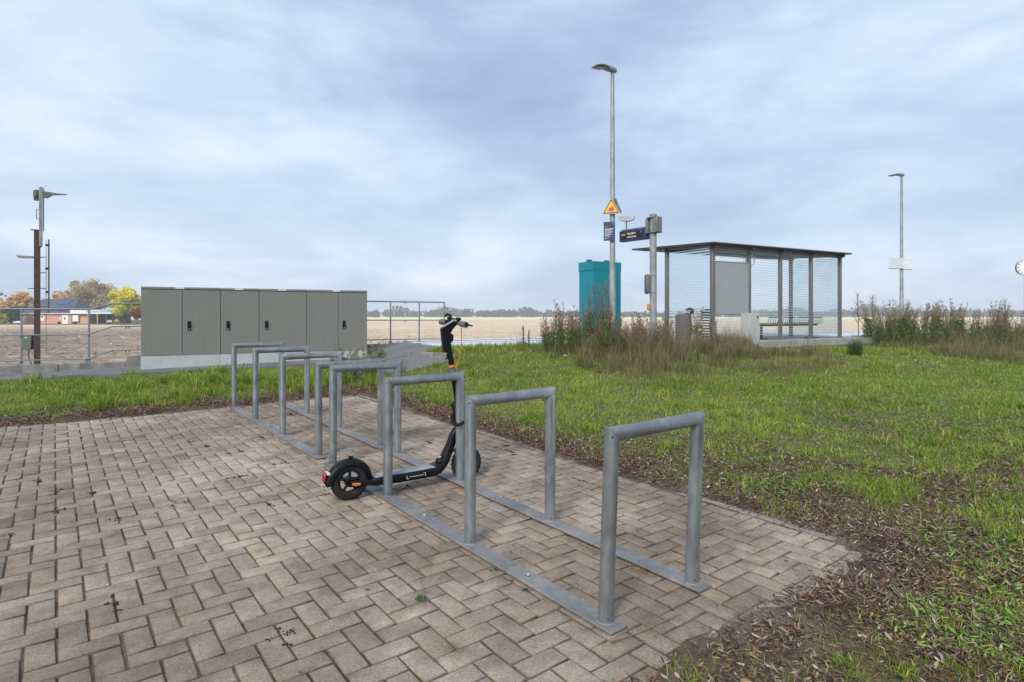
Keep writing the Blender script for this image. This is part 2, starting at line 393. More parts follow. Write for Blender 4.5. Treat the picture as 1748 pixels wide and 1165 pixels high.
    def build(s, name, parent=None, world=True, smooth=40, bevel=0):
        me = bpy.data.meshes.new(name); me.from_pydata(s.v, [], s.f)
        for mn in s.names: me.materials.append(MATS[mn])
        me.polygons.foreach_set('material_index', s.m)
        import bmesh
        bm = bmesh.new(); bm.from_mesh(me); bmesh.ops.recalc_face_normals(bm, faces=bm.faces); bm.to_mesh(me); bm.free()
        if smooth:
            me.polygons.foreach_set('use_smooth', [True] * len(me.polygons)); me.set_sharp_from_angle(angle=math.radians(smooth))
        return link(name, me, parent, world)

def np_mesh(name, V, T, col, mn, parent=None, quads=False, world=True):
    """V (n,3), T (m,3 or 4), col (n,3)"""
    me = bpy.data.meshes.new(name); k = T.shape[1]
    me.vertices.add(len(V)); me.vertices.foreach_set('co', V.astype(np.float32).ravel())
    me.loops.add(T.size); me.loops.foreach_set('vertex_index', T.astype(np.int32).ravel())
    me.polygons.add(len(T)); me.polygons.foreach_set('loop_start', np.arange(0, T.size, k, dtype=np.int32))
    me.update(calc_edges=True)
    if col is not None:
        at = me.color_attributes.new('Col', 'FLOAT_COLOR', 'POINT')
        at.data.foreach_set('color', np.hstack([col, np.ones((len(col), 1))]).astype(np.float32).ravel())
    me.materials.append(MATS[mn])
    return link(name, me, parent, world)

def text_mesh(body, size, M, mn, name, parent, depth=.001):
    cu = bpy.data.curves.new('t', 'FONT'); cu.body = body; cu.size = size; cu.extrude = depth; cu.align_x = 'CENTER'; cu.align_y = 'CENTER'
    o = bpy.data.objects.new('t', cu); COL.objects.link(o)
    dg = bpy.context.evaluated_depsgraph_get(); me = bpy.data.meshes.new_from_object(o.evaluated_get(dg))
    bpy.data.objects.remove(o); bpy.data.curves.remove(cu)
    me.name = name; me.transform(M); me.materials.clear(); me.materials.append(MATS[mn])
    return link(name, me, parent, True)

def frameM(o, xdir, zdir=(0, 0, 1)):
    """matrix with origin o, local x = xdir, local z = zdir (text: x right, y up -> rotate later)"""
    x = Vector(xdir).normalized(); z = Vector(zdir).normalized(); y = z.cross(x).normalized(); z = x.cross(y)
    M = Matrix((x, y, z)).transposed().to_4x4(); M.translation = Vector(o); return M
def faceM(o, right, up=(0, 0, 1)):
    """local x = right, local y = up, local z = out towards the reader"""
    x = Vector(right).normalized(); y = Vector(up).normalized(); z = x.cross(y)
    M = Matrix((x, y, z)).transposed().to_4x4(); M.translation = Vector(o); return M

# ------------------------------------------------------------------ terrain sheet
def axis(parts):
    out = []
    for a, b, stp in parts: out.append(np.arange(a, b, stp))
    return np.concatenate(out)
def grow(a, b, s0, g):
    o = []; x = a; s_ = s0
    while x < b: o.append(x); x += s_; s_ *= g
    o.append(b); return np.array(o)
xs = np.concatenate([-grow(11, 1400, .3, 1.12)[::-1], axis([(-10.9, 7, .06), (7, 18, .16)]), grow(18, 1400, .3, 1.12)])
ys = np.concatenate([np.array([-60, -20, -5, 0]), axis([(.5, 8, .05), (8, 18, .07)]), grow(18, 2200, .15, 1.08)])
XX, YY = np.meshgrid(xs, ys); ZZ = terrain(XX, YY)
nx, ny = len(xs), len(ys); V = np.stack([XX, YY, ZZ], -1).reshape(-1, 3)
i = np.arange(ny - 1)[:, None] * nx + np.arange(nx - 1)[None]; T = np.stack([i, i + 1, i + 1 + nx, i + nx], -1).reshape(-1, 4)
g = np_mesh('ground', V, T, None, 'terrain'); tag(g, kind='structure')
x_, y_ = V[:, 0], V[:, 1]; s_, t_ = st(x_, y_); d_ = dout(x_, y_); a_, b_ = ab(x_, y_)
field = np.where(s_ < .5, sst(.05, .4, t_), sst(.9, 1.2, t_))
vg = ((y_ > 128) & (y_ < 290) & (x_ < -.33 * y_))
leafy = sst(6.8, 2.6, y_) * sst(-1, 0, x_)
lawnz = sst(.15, .7, d_ + (fbm(x_ * 2, y_ * 2) - .5) * .9) * (1 - .75 * leafy * sst(.35, .6, fbm(x_ * 1.7 + 9, y_ * 1.7))) * (1 - field)
lawnz = np.maximum(lawnz, vg * sst(122, 130, y_)); field = np.where(vg, 0, field)
sand = (1 - sst(.1, .9, d_)) * np.where(a_ < .4, 1, .75)
at = g.data.color_attributes.new('Zone', 'FLOAT_COLOR', 'POINT')
at.data.foreach_set('color', np.stack([lawnz, field, sand, np.ones_like(sand)], -1).astype(np.float32).ravel())
g.data.polygons.foreach_set('use_smooth', [True] * len(g.data.polygons))

# ------------------------------------------------------------------ pavers (herringbone)
def pavers():
    vs = []; fs = []; cs = []
    c = .1; J = .0022
    for i in range(-52, 18):
        for j in range(-40, 66):
            r = (i - j) % 4
            if r not in (0, 3): continue
            b0, a0 = i * c + .03, j * c + .02; w, h = (2 * c, c) if r == 0 else (c, 2 * c)
            cb, ca = b0 + w / 2, a0 + h / 2
            X, Y = AB(ca, cb)
            if Y < .9 or abs(X) > .9 * Y + .5: continue
            far = A_FAR + .10 * math.sin(cb * 1.3) - .045 * min(cb, 0)
            cut = False
            if cb + w / 2 > B_R - .0 :
                if b0 > B_R - .04: continue
                w = B_R - .004 - b0; cb = b0 + w / 2
            if ca > far + .2: continue
            if ca < A_NEAR - .55 and cb > B_NEAR - .1 : continue
            jx = J + random.uniform(0, .0022); bz = .0062
            tilt = (random.gauss(0, .010), random.gauss(0, .010)); dz = random.gauss(0, .0012); rot = random.gauss(0, .009)
            ws, hs = w / 2 - jx, h / 2 - jx
            k = len(vs); cr, sr = math.cos(rot), math.sin(rot)
            for lv, (ins, zz) in enumerate(((bz, 0), (bz*.3, -.0015), (0, -bz), (0, -.03))):
                for sx, sy in ((-1, -1), (1, -1), (1, 1), (-1, 1)):
                    lb, la = sx * (ws - ins), sy * (hs - ins)
                    lb, la = lb * cr - la * sr, lb * sr + la * cr
                    if lv < 3: lb += random.uniform(-.0016, .0016); la += random.uniform(-.0016, .0016)
                    X, Y = AB(ca + la, cb + lb)
                    vs.append((X, Y, plane(X, Y) + dz + tilt[0] * la + tilt[1] * lb + zz))
            fs.append((k, k + 1, k + 2, k + 3))
            for lv in range(3):
                for q in range(4):
                    a = k + lv * 4 + q; b = k + lv * 4 + (q + 1) % 4
                    fs.append((a, a + 4, b + 4, b))
            g_ = random.gauss(1, .075); hue = random.gauss(0, .014)
            if random.random() < .04: g_ *= .82
            cs += [(g_ * (1 + hue), g_, g_ * (1 - hue))] * 4 + [(g_ * .80, g_ * .76, g_ * .70)] * 4 + [(g_ * .46, g_ * .40, g_ * .34)] * 4 + [(.3, .25, .2)] * 4  # bevel rings darkened: joint dirt, and edge shade put into the colour
    V = np.array(vs); T = np.array(fs)
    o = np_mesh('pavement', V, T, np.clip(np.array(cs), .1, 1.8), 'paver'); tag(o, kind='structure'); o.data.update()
pavers()
# edging stones along the right border
mb = MB()
a0 = -.15
while a0 < 6.45:
    L = .98; a1 = min(a0 + L, 6.5); rz = random.gauss(0, .004); tw = random.gauss(0, .006)
    X0, Y0 = AB(a0 + .004, B_R + .027 + tw); X1, Y1 = AB(a1 - .004, B_R + .027)
    c = Vector(((X0 + X1) / 2, (Y0 + Y1) / 2, plane((X0 + X1) / 2, (Y0 + Y1) / 2) - .08 - .001 + rz))
    M = frameM(c, Vector((X1 - X0, Y1 - Y0, plane(X1, Y1) - plane(X0, Y0)))); mb.box((0, 0, 0), (a1 - a0 - .008, .052, .16), 'edging', M, .005)
    a0 = a1
tag(mb.build('edging_kerb'), kind='structure')

# ------------------------------------------------------------------ path, kerb, platform, slab
mb = MB()
S = np.arange(-11, .61, .25); prev = None
for k, s0 in enumerate(S):
    to = float(np.interp(s0, [-9, -7.4, -5.2, -2, -1.5, .5, .6], [-.66, -.72, -1.3, -1.4, -1.5, -2.35, -2.35])) + .03 * math.sin(s0 * 5)
    row = []
    for q in range(4):
        t0 = to + (-.07 - to) * q / 3; x, y = ST(s0, t0); row.append((x, y, float(zpath(s0, t0))))
    x, y = ST(s0, to); row.insert(0, (x, y, row[0][2] - .2))
    if prev:
        for q in range(4): mb.add([prev[q], row[q], row[q + 1], prev[q + 1]], [(0, 1, 2, 3)], 'asphalt')
    prev = row
prev = None
for k in range(10):
    t0 = -3.8 + k * .285; row = []
    for q in range(5):
        s0 = -2.0 + q * ((-.42 - (t0 + 1.5) * .19) + 2.0) / 4; x, y = ST(s0, t0)
        row.append((x, y, max(float(lawn(np.array([x]), np.array([y]))[0]) + .02, 0) if t0 < -1.6 else float(zpath(s0, t0)) - .004))
    if prev:
        for q in range(4): mb.add([prev[q], prev[q + 1], row[q + 1], row[q]], [(0, 1, 2, 3)], 'asphalt')
    prev = row
tag(mb.build('path', smooth=30), kind='structure')
mb = MB()
for k in range(9):     # edging of the spur
    t0 = -3.8 + k * .25; 
    s0 = -.40 - (t0 + 1.5) * .19; s1 = -.40 - (t0 + .25 + 1.5) * .19
    x0, y0 = ST(s0, t0); x1, y1 = ST(s1, t0 + .245); z0 = tz(x0 + .3, y0) ; z1 = tz(x1 + .3, y1)
    P0 = Vector((x0, y0, z0 - .02)); P1 = Vector((x1, y1, z1 - .02)); mb.box((0, 0, 0), ((P1 - P0).length, .07, .12), 'slab', frameM((P0 + P1) / 2, P1 - P0), .006)
tag(mb.build('path_edging'), kind='structure')
mb = MB()
for s0, s1, z0, z1 in ((-11.5, -9.03, .365, .365), (-9.02, -6.535, .365, .365), (-6.525, -5.46, .362, .366), (-5.45, -4.0, .49, .49), (-3.99, -2.4, .53, .53), (-2.39, -.95, .57, .57), (-.94, .02, .598, .598), (.03, .50, .62, .62)):
    xa, ya = ST(s0, -.02); xb, yb = ST(s1, -.02)
    zt = (z0 + z1) / 2
    mb.box((0, 0, 0), (math.hypot(xb - xa, yb - ya), .12, zt + .55), 'slab', frameM(((xa + xb) / 2, (ya + yb) / 2, (zt - .55) / 2), (xb - xa, yb - ya, 0)), .008)
tag(mb.build('kerb'), kind='structure')
PZ = .62
pm = Matrix.Translation((SO[0], SO[1], 0)) @ Matrix.Rotation(math.atan2(SD[1], SD[0]), 4, 'Z')
mb = MB(); mb.box((35.5, -.6, PZ - .5), (70, 3.5, 1.0), 'platform_paving')
me = mb.build('platform', smooth=0); me.matrix_world = pm; tag(me, kind='structure')
SHA = math.atan2(.485, .875)                       # shelter direction
SM = Matrix.Translation((5.02, 14.96, 0)) @ Matrix.Rotation(SHA, 4, 'Z')
mb = MB(); mb.box((2.9, .85, .33), (7.2, 2.5, .60), 'slab_pale', SM, .01)
tag(mb.build('shelter_slab'), kind='structure')

# ------------------------------------------------------------------ bicycle racks
def P3(a, b, h=0.0):
    x, y = AB(a, b); return Vector((x, y, plane(x, y) + h))
SPC, GAP, WID, HT, TR = .9976, .331, .571, .806, .0312
def rack(a0, label, tops):
    org = P3(a0, 0); r = thing('bicycle_rack', label, 'bicycle rack', org, math.atan2(RU[1], RU[0]))
    RT = .018                                         # top of the flat rails
    Mrot = frameM((0, 0, 0), (*RU, .0168 * RU[1] - .004 * RU[0]))
    for b in (0, WID):
        mb = MB(); c = P3(a0 + 1.5 * SPC, b, RT - .006)
        M = Mrot.copy(); M.translation = c; mb.box((0, 0, 0), (3 * SPC + .15, .10, .012), 'galv_flat', M, .0025)
        rail = mb.build('base_rail', r)
        for q in (.5, 1.5, 2.5):
            mb = MB(); c = P3(a0 + q * SPC, b, RT); M = Mrot.copy(); M.translation = c
            mb.lathe([(0, .0), (.019, .0), (.019, .003), (.0165, .004)], 20, 'steel_bright', M); mb.lathe([(.012, .003), (.012, .010), (.0, .011)], 6, 'steel_bright', M)
            mb.lathe([(.006, .009), (.006, .016), (0, .016)], 12, 'steel_bright', M); mb.build('bolt', r)
    for q in range(4):
        (l0, l1), (m0, m1) = tops[q]                  # how far each corner leans (along u, along v), metres
        pts = [P3(a0 + q * SPC, 0, RT - .001), P3(a0 + q * SPC + l0, l1, HT - TR + RT*.3), P3(a0 + q * SPC + m0, WID + m1, HT - TR + RT*.3), P3(a0 + q * SPC, WID, RT - .001)]
        mb = MB(); mb.tube(pts, TR, 32, 'galv')
        for p in (pts[0], pts[3]):                    # weld fillet
            mb.lathe([(TR + .006, .0), (TR + .004, .003), (TR - .001, .007)], 28, 'galv_flat', Matrix.Translation(p))
        # mitre weld beads
        for k, (pa, pb, pc) in enumerate(((pts[0], pts[1], pts[2]), (pts[1], pts[2], pts[3]))):
            d1 = (pb - pa).normalized(); d2 = (pc - pb).normalized(); nrm = (d1 + d2).normalized(); side = d1.cross(d2).normalized(); lng = nrm.cross(side)
            ring = []
            for w in range(33):
                an = 2 * math.pi * w / 32; ring.append(pb + side * math.cos(an) * TR * 1.005 + lng * math.sin(an) * TR * 1.41)
            mb.tube(ring, .0018, 6, 'galv_flat', False)
        h = mb.build('hoop', r)
        # vent holes drilled near the feet and the corners
        vdir = Vector((*RV, 0)); udir = Vector((*RU, 0))
        for p, dd in ((pts[0] + Vector((0, 0, .022)), (-udir * .85 - vdir * .45).normalized()), (pts[3] + Vector((0, 0, .022)), (-udir * .85 - vdir * .45).normalized()), (pts[1] + Vector((0, 0, -.006)), (-udir * .75 - vdir * .66).normalized())):
            c = p + dd * (TR + .0002); mb = MB(); mb.cyl(c - dd * .002, c + dd * .0006, .0042, 12, 'dark_gap'); mb.build('vent_hole', h)
    return r
t0 = [((-.030, .004), (-.030, .004))] + [((-.004, .0), (-.002, .0))] * 3
rack(0, 'galvanised steel bicycle rack of four hoops in the foreground, with the scooter locked to it', t0)
rack(3 * SPC + GAP, 'galvanised steel bicycle rack of four hoops at the back, beside the leafy grass edge', [((0, 0), (0, 0))] * 4)

# ------------------------------------------------------------------ electric scooter
def scooter():
    R = Vector((-1.079, 3.97, 0)); Fp = Vector((-.342, 4.47, 0)); R.z = plane(R.x, R.y); Fp.z = plane(Fp.x, Fp.y)
    WB = (Fp - R).length; rz = math.atan2(Fp.y - R.y, Fp.x - R.x)
    root = thing('electric_scooter', 'black electric kick scooter with orange cable, standing locked to the third hoop of the rack', 'scooter', R, rz)
    RW = .124
    B = lambda mb, name, par=root, **k: mb.build(name, par, world=False, **k)
    def wheel(x, y=0):
        Mx = Matrix.Translation((x, y, RW)) @ Matrix.Rotation(math.pi / 2, 4, 'X')
        mb = MB(); prof = []
        rt = .030; rc = RW - .030
        for k in range(20):
            an = 2 * math.pi * k / 20; prof.append((rc + rt * math.cos(an) * 1.0, rt * .92 * math.sin(an)))
        mb.lathe(prof, 48, 'rubber', Mx, close=True)
        for k in range(48):     # tread blocks
            an = 2 * math.pi * k / 48; Mt = Mx @ Matrix.Rotation(an, 4, 'Z')
            mb.box((RW - .0015, .0, (.006 if k % 2 else -.006)), (.004, .011, .016), 'rubber', Mt)
        ty = B(mb, 'wheel'); 
        mb = MB(); mb.lathe([(.074, -.020), (.078, -.020), (.078, .020), (.074, .020), (.066, .012), (.066, -.012)], 48, 'black_satin', Mx, close=True)
        mb.lathe([(.034, -.026), (.034, .026), (.024, .031), (.0, .031)], 32, 'black_satin', Mx); mb.lathe([(.0, -.031), (.024, -.031), (.034, -.026)], 32, 'black_satin', Mx)
        for k in range(5):
            an = 2 * math.pi * k / 5 + .3; Ms = Mx @ Matrix.Rotation(an, 4, 'Z')
            mb.box((.053, 0, 0), (.046, .013, .024), 'black_matte', Ms, .003)
        B(mb, 'rim', ty)
        mb = MB()
        for sg in (-1, 1): mb.lathe([(.0775, .0215 * sg), (.0805, .0215 * sg), (.0805, .0222 * sg), (.0775, .0222 * sg)], 48, 'orange' if x > .5 else 'bronze', Mx, close=True)
        B(mb, 'rim_stripe', ty)
        return ty
    wheel(0); wheel(WB)
    # deck: lofted hull with upturned nose
    secs = [  # x, halfwidth, ztop, zbot
        (.135, .050, .128, .082), (.155, .066, .133, .080), (.20, .074, .136, .078), (.34, .078, .138, .076), (.48, .078, .139, .076), (.60, .075, .141, .079), (.645, .068, .150, .090),
        (.68, .056, .172, .112), (.708, .046, .205, .146), (.73, .037, .248, .190), (.752, .031, .292, .238), (.772, .028, .335, .285), (.785, .026, .37, .325)]
    mb = MB(); rings = []
    for i, (x, hw, zt, zb) in enumerate(secs):
        x0, _, zt0, zb0 = secs[max(0, i - 1)]; x1, _, zt1, zb1 = secs[min(len(secs) - 1, i + 1)]
        d = Vector((x1 - x0, 0, (zt1 - zt0 + zb1 - zb0) / 2)).normalized(); nrm = Vector((-d.z, 0, d.x)); h = (zt - zb)
        c = Vector((x, 0, (zt + zb) / 2)); h = h if d.z < .4 else .052
        e = h / 2; ring = []
        for (yy, zz) in ((-hw * .82, e), (hw * .82, e), (hw * .95, e * .86), (hw, e * .5), (hw * .99, -e * .2), (hw * .90, -e * .7), (hw * .72, -e), (-hw * .72, -e), (-hw * .90, -e * .7), (-hw * .99, -e * .2), (-hw, e * .5), (-hw * .95, e * .86)):
            ring.append(c + Vector((0, yy, 0)) + nrm * zz)
        rings.append(ring)
    vs = [p for r_ in rings for p in r_]; n = 12; fs = []
    for i in range(len(rings) - 1):
        for k in range(n): fs.append((i * n + k, i * n + (k + 1) % n, (i + 1) * n + (k + 1) % n, (i + 1) * n + k))
    fs.append(tuple(range(n))); fs.append(tuple(len(vs) - n + k for k in range(n)))
    mb.add(vs, fs, 'black_satin'); deck = B(mb, 'deck', smooth=50)
    mb = MB(); top = []
    for (x, hw, zt, zb) in secs[0:7]: top.append((x + .012, hw * .80, zt + .0018))
    vs = []; 
    for (x, hw, z) in top: vs += [(x, -hw, z - .003), (x, -hw, z), (x, hw, z), (x, hw, z - .003)]
    fs = []
    for i in range(len(top) - 1):
        for q in range(3): fs.append((i * 4 + q, i * 4 + q + 1, i * 4 + q + 5, i * 4 + q + 4))
    fs += [(0, 1, 2, 3), (len(vs) - 4, len(vs) - 3, len(vs) - 2, len(vs) - 1)]
    mb.add(vs, fs, 'deck_rubber'); B(mb, 'deck_mat', deck, smooth=30)
    mb = MB()      # pale bracket marks on the flank
    for x0, x1, z0, z1 in ((.375, .378, .098, .120), (.375, .392, .097, .099), (.515, .518, .100, .122), (.50, .518, .121, .123), (.398, .500, .107, .113)):
        mb.box(((x0 + x1) / 2, -.0785, (z0 + z1) / 2), (x1 - x0, .0022, z1 - z0), 'white_metal' if x1 - x0 < .05 else 'panel_grey')
    B(mb, 'flank_lettering', deck)
    # rear arms with reflectors
    mb = MB()
    for sg in (-1, 1):
        mb.tube([(.17, .048 * sg, .104), (.115, .050 * sg, .108), (.06, .047 * sg, .118), (-.012, .046 * sg, .124)], [.022, .020, .017, .016], 12, 'black_satin', squash=(.5, 1.0))
        mb.cyl((0, .040 * sg, RW), (0, .058 * sg, RW), .013, 16, 'black_matte')
    B(mb, 'rear_fork')
    for sg in (-1, 1):
        mb = MB(); mb.tube([(-.002, .0575 * sg, .117), (.052, .0585 * sg, .110)], .0085, 10, 'amber', squash=(.45, 1)); B(mb, 'side_reflector')
    # rear mudguard
    mb = MB(); ring = []; vs = []; fs = []; N = 26
    for k in range(N):
        f = k / (N - 1); an = math.radians(5 + f * 178); rr = .146 + .010 * sst(.55, 1, f)
        hw = .036 + .006 * math.sin(f * math.pi)
        cx, cz = rr * math.cos(an), RW + rr * math.sin(an)
        if f > .8: cx -= .02 * (f - .8) * 5 * .5
        nr = Vector((math.cos(an), 0, math.sin(an)))
        for (yy, dd) in ((-hw - .002, -.032), (-hw, -.010), (-hw * .72, .002), (0, .008), (hw * .72, .002), (hw, -.010), (hw + .002, -.032), (hw - .003, -.030), (hw * .6, -.006), (-hw * .6, -.006), (-hw + .003, -.030)):
            p = Vector((cx, yy, cz)) + nr * dd; vs.append(p)
    n = 11
    for i in range(N - 1):
        for k in range(n): fs.append((i * n + k, i * n + (k + 1) % n, (i + 1) * n + (k + 1) % n, (i + 1) * n + k))
    fs.append(tuple(range(n))); fs.append(tuple((N - 1) * n + k for k in range(n)))
    mb.add(vs, fs, 'black_satin'); fen = B(mb, 'rear_mudguard', smooth=50)
    mb = MB(); mb.box((.01, 0, .283), (.03, .018, .014), 'black_matte', None, .003); mb.box((-.004, 0, .290), (.014, .022, .006), 'black_matte', None, .002); B(mb, 'mudguard_hook', fen)
    mb = MB()     # stay from arm to mudguard
    for sg in (-1, 1): mb.tube([(-.002, .052 * sg, RW + .004), (-.06, .054 * sg, RW + .028), (-.118, .048 * sg, RW + .048)], .0055, 8, 'black_satin')
    B(mb, 'mudguard_stay', fen)
    Mt = Matrix.Translation((-.168, 0, .178)) @ Matrix.Rotation(.10, 4, 'Y')
    mb = MB(); mb.box((0, 0, 0), (.016, .046, .060), 'tail_red', Mt, .006); tl = B(mb, 'tail_light')
    mb = MB(); mb.box((.020, 0, .022), (.020, .066, .016), 'plate_green', Mt, .003); B(mb, 'sticker', tl)
    Mt = Matrix.Translation((-.163, 0, .104)) @ Matrix.Rotation(-.34, 4, 'Y')
    mb = MB(); mb.box((0, 0, 0), (.004, .056, .066), 'plate_green', Mt, .0015); mb.box((-.0024, 0, .012), (.001, .040, .014), 'black', Mt); mb.box((-.0024, 0, -.014), (.001, .040, .014), 'black', Mt); B(mb, 'number_plate')
    # front: steering axis leans back
    A0 = Vector((WB - .012, 0, .245)); ax = Vector((-.178, 0, .984)).normalized()
    def S_(h, y=0, f=0): return A0 + ax * h + Vector((ax.z, 0, -ax.x)) * f + Vector((0, y, 0))
    mb = MB()
    for sg in (-1, 1): mb.tube([(WB, .046 * sg, RW), (WB - .008, .047 * sg, .19), (WB - .022, .046 * sg, .262), (WB - .030, .030 * sg, .285)], [.013, .014, .016, .014], 12, 'black_satin', squash=(.6, 1.1))
    mb.box((WB - .032, 0, .292), (.055, .085, .035), 'black_satin', None, .01)
    for sg in (-1, 1): mb.cyl((WB, .040 * sg, RW), (WB, .062 * sg, RW), .015, 16, 'black_matte')
    B(mb, 'front_fork')
    mb = MB(); vs = []; fs = []; N = 16
    for k in range(N):
        an = math.radians(58 + k / (N - 1) * 80)
        for rr, yy in ((.136, -.034), (.142, -.026), (.145, 0), (.142, .026), (.136, .034), (.139, 0)): vs.append((WB + rr * math.cos(an), yy, RW + rr * math.sin(an)))
    for i in range(N - 1):
        for k in range(6): fs.append((i * 6 + k, i * 6 + (k + 1) % 6, (i + 1) * 6 + (k + 1) % 6, (i + 1) * 6 + k))
    fs += [tuple(range(6)), tuple((N - 1) * 6 + k for k in range(6))]
    mb.add(vs, fs, 'black_satin'); B(mb, 'front_mudguard')
    # neck from deck nose to head tube and the folding strut
    mb = MB(); mb.tube([(.772, 0, .33), (.80, 0, .372), (.84, 0, .40)], [.029, .029, .028], 16, 'black_satin', squash=(.95, 1)); mb.tube([S_(.04), S_(.20)], .029, 24, 'black_satin')
    B(mb, 'neck')
    mb = MB(); mb.tube([(.70, 0, .185), (.75, 0, .255), (.805, 0, .335), (.842, 0, .40)], [.014, .013, .012, .012], 12, 'black_satin'); B(mb, 'folding_strut')
    mb = MB(); mb.lathe([(.034, -.02), (.036, .004), (.030, .017), (.018, .023), (0, .025)], 24, 'black_satin', Matrix.Translation((.672, 0, .170)) @ Matrix.Rotation(-.3, 4, 'Y'))
    mb.lathe([(.013, .0), (.012, .004), (0, .005)], 16, 'steel_bright', Matrix.Translation((.666, -.006, .195)) @ Matrix.Rotation(-.3, 4, 'Y')); B(mb, 'folding_pedal')
    mb = MB()
    mb.tube([S_(.16), S_(.30), S_(.60), S_(.80), S_(.885)], [.023, .0205, .020, .0205, .021], 24, 'black_satin', squash=(1, 1.18), up=(0, 1, 0)); stem = B(mb, 'stem')
    mb = MB(); mb.tube([S_(.610), S_(.628)], .0212, 24, 'amber', squash=(1, 1.18), up=(0, 1, 0)); B(mb, 'reflector_band', stem)
    mb = MB(); mb.tube([S_(.565), S_(.603)], .0208, 24, 'grey_frame', squash=(1, 1.18), up=(0, 1, 0)); B(mb, 'stem_sticker', stem)
    mb = MB(); mb.box(tuple(S_(.70, 0, -.024)), (.010, .016, .03), 'black_matte', None, .004); mb.box(tuple(S_(.68, 0, -.034)), (.014, .012, .01), 'black_matte'); B(mb, 'bag_hook', stem)
    # head: dash sloping forward and up to the bar, headlight below it
    TURN = Matrix.Translation(S_(.885)) @ Matrix.Rotation(math.radians(-9), 4, ax) @ Matrix.Translation(-S_(.885))
    def turned(mb, name, par=root, **k):
        mb.v = [tuple(TURN @ Vector(p)) for p in mb.v]; return mb.build(name, par, world=False, **k)
    B = turned
    top = S_(.885); 
    mb = MB(); hx, hz = top.x, top.z
    mb.prism([(hx - .020, hz - .16), (hx - .040, hz + .012), (hx - .030, hz + .022), (hx + .060, hz + .074), (hx + .076, hz + .066), (hx + .076, hz + .042), (hx + .046, hz + .010), (hx + .028, hz - .020), (hx + .018, hz - .16)], -.022, .022, 'black_satin'); head = B(mb, 'handlebar_head', smooth=30)
    mb = MB(); Md = Matrix.Translation((hx + .016, 0, hz + .050)) @ Matrix.Rotation(-math.atan2(.052, .090), 4, 'Y'); mb.box((0, 0, 0), (.098, .040, .004), 'panel_grey', Md, .0015); B(mb, 'display', head)
    mb = MB(); mb.box((hx + .038, 0, hz - .055), (.036, .040, .065), 'black_matte', None, .014); B(mb, 'headlight')
    bx, bz = hx + .064, hz + .056
    mb = MB(); mb.tube([(bx - .012, -.265, bz - .004), (bx - .008, -.15, bz), (bx, -.05, bz), (bx, .05, bz), (bx - .008, .15, bz), (bx - .012, .265, bz - .004)], .013, 16, 'black_satin'); bar = B(mb, 'handlebar')
    for sg in (-1, 1):
        mb = MB(); mb.tube([(bx - .009, .152 * sg, bz), (bx - .0105, .20 * sg, bz - .002), (bx - .012, .262 * sg, bz - .004), (bx - .012, .272 * sg, bz - .004)], [.019, .0215, .0225, .021], 20, 'grip')
        mb.cyl((bx - .012, .270 * sg, bz - .004), (bx - .012, .277 * sg, bz - .004), .013, 16, 'black_matte'); B(mb, 'grip', bar)
        mb = MB(); mb.tube([(bx - .004, .145 * sg, bz), (bx - .004, .125 * sg, bz)], .019, 16, 'black_matte')
        mb.tube([(bx + .02, .115 * sg, bz - .002), (bx + .048, .14 * sg, bz - .008), (bx + .052, .20 * sg, bz - .012), (bx + .046, .235 * sg, bz - .014)], [.008, .007, .006, .006], 8, 'black_satin'); B(mb, 'brake_lever', bar)
        mb = MB()
        mb.lathe([(.0, -.008), (.020, -.008), (.022, .0), (.016, .010), (0, .013)], 18, 'black_matte', Matrix.Translation((bx - .004, .092 * sg, bz + .030)))
        mb.box((bx - .004, .092 * sg, bz + .012), (.024, .026, .03), 'black_matte', None, .004)
        if sg > 0: mb.tube([(bx, .11, bz + .03), (bx + .012, .12, bz + .05), (bx - .012, .125, bz + .058), (bx - .034, .115, bz + .046)], .009, 8, 'black_matte')
        else: mb.tube([(bx, -.10, bz + .03), (bx - .03, -.09, bz + .032), (bx - .05, -.085, bz + .030)], .006, 8, 'black_matte')
        B(mb, 'bell' if sg > 0 else 'turn_signal_switch', bar)
    mb = MB(); pts = []
    for k in range(12):
        f = k / 11; p0 = Vector((bx + .012, -.10, bz - .014)); p3 = S_(.60, -.004, .030); p1 = p0 + Vector((.015, 0, -.10)); p2 = p3 + Vector((.035, -.01, .10))
        pts.append(p0 * (1 - f) ** 3 + p1 * 3 * f * (1 - f) ** 2 + p2 * 3 * f * f * (1 - f) + p3 * f ** 3)
    mb.tube(pts, .0032, 8, 'orange'); mb.tube([pts[-1], S_(.56, 0, .026)], .0032, 8, 'orange'); B(mb, 'brake_cable')
    Mw = rootmat(root)
    return Mw @ S_(.235), Mw @ S_(.14), Mw
lockA, lockB, SMW = scooter()
# cable lock: wrapped pouch on the stem and the loop round the hoop post
post = P3(2 * SPC, WID, 0)
lk = thing('cable_lock', 'black fabric covered lock looped round the scooter stem and the hoop post', 'lock', lockA)
mb = MB(); M = Matrix.Translation(lockA)
ring = []
zz = .60
cS = Vector(((lockA.x + lockB.x) / 2, (lockA.y + lockB.y) / 2, 0)); cP = Vector((post.x, post.y, 0)); mid = (cS + cP) / 2; dv = (cP - cS).normalized(); pv = Vector((-dv.y, dv.x, 0)); hl = (cP - cS).length / 2 + .050
for k in range(29):
    an = 2 * math.pi * k / 28; e = mid + dv * math.cos(an) * hl + pv * math.sin(an) * .052; z = .545 - .035 * math.cos(an) + .006 * math.sin(3 * an)
    ring.append((e.x, e.y, z))
mb.tube(ring, .015, 10, 'black_matte', False, squash=(1.5, .7)); mb.build('loop', lk)
mb = MB(); c = Vector((cS.x, cS.y, 0))
pts = [(c.x - .036, c.y - .018, .655), (c.x - .042, c.y - .024, .635), (c.x - .034, c.y - .03, .605), (c.x - .030, c.y - .03, .575), (c.x - .02, c.y - .034, .545)]
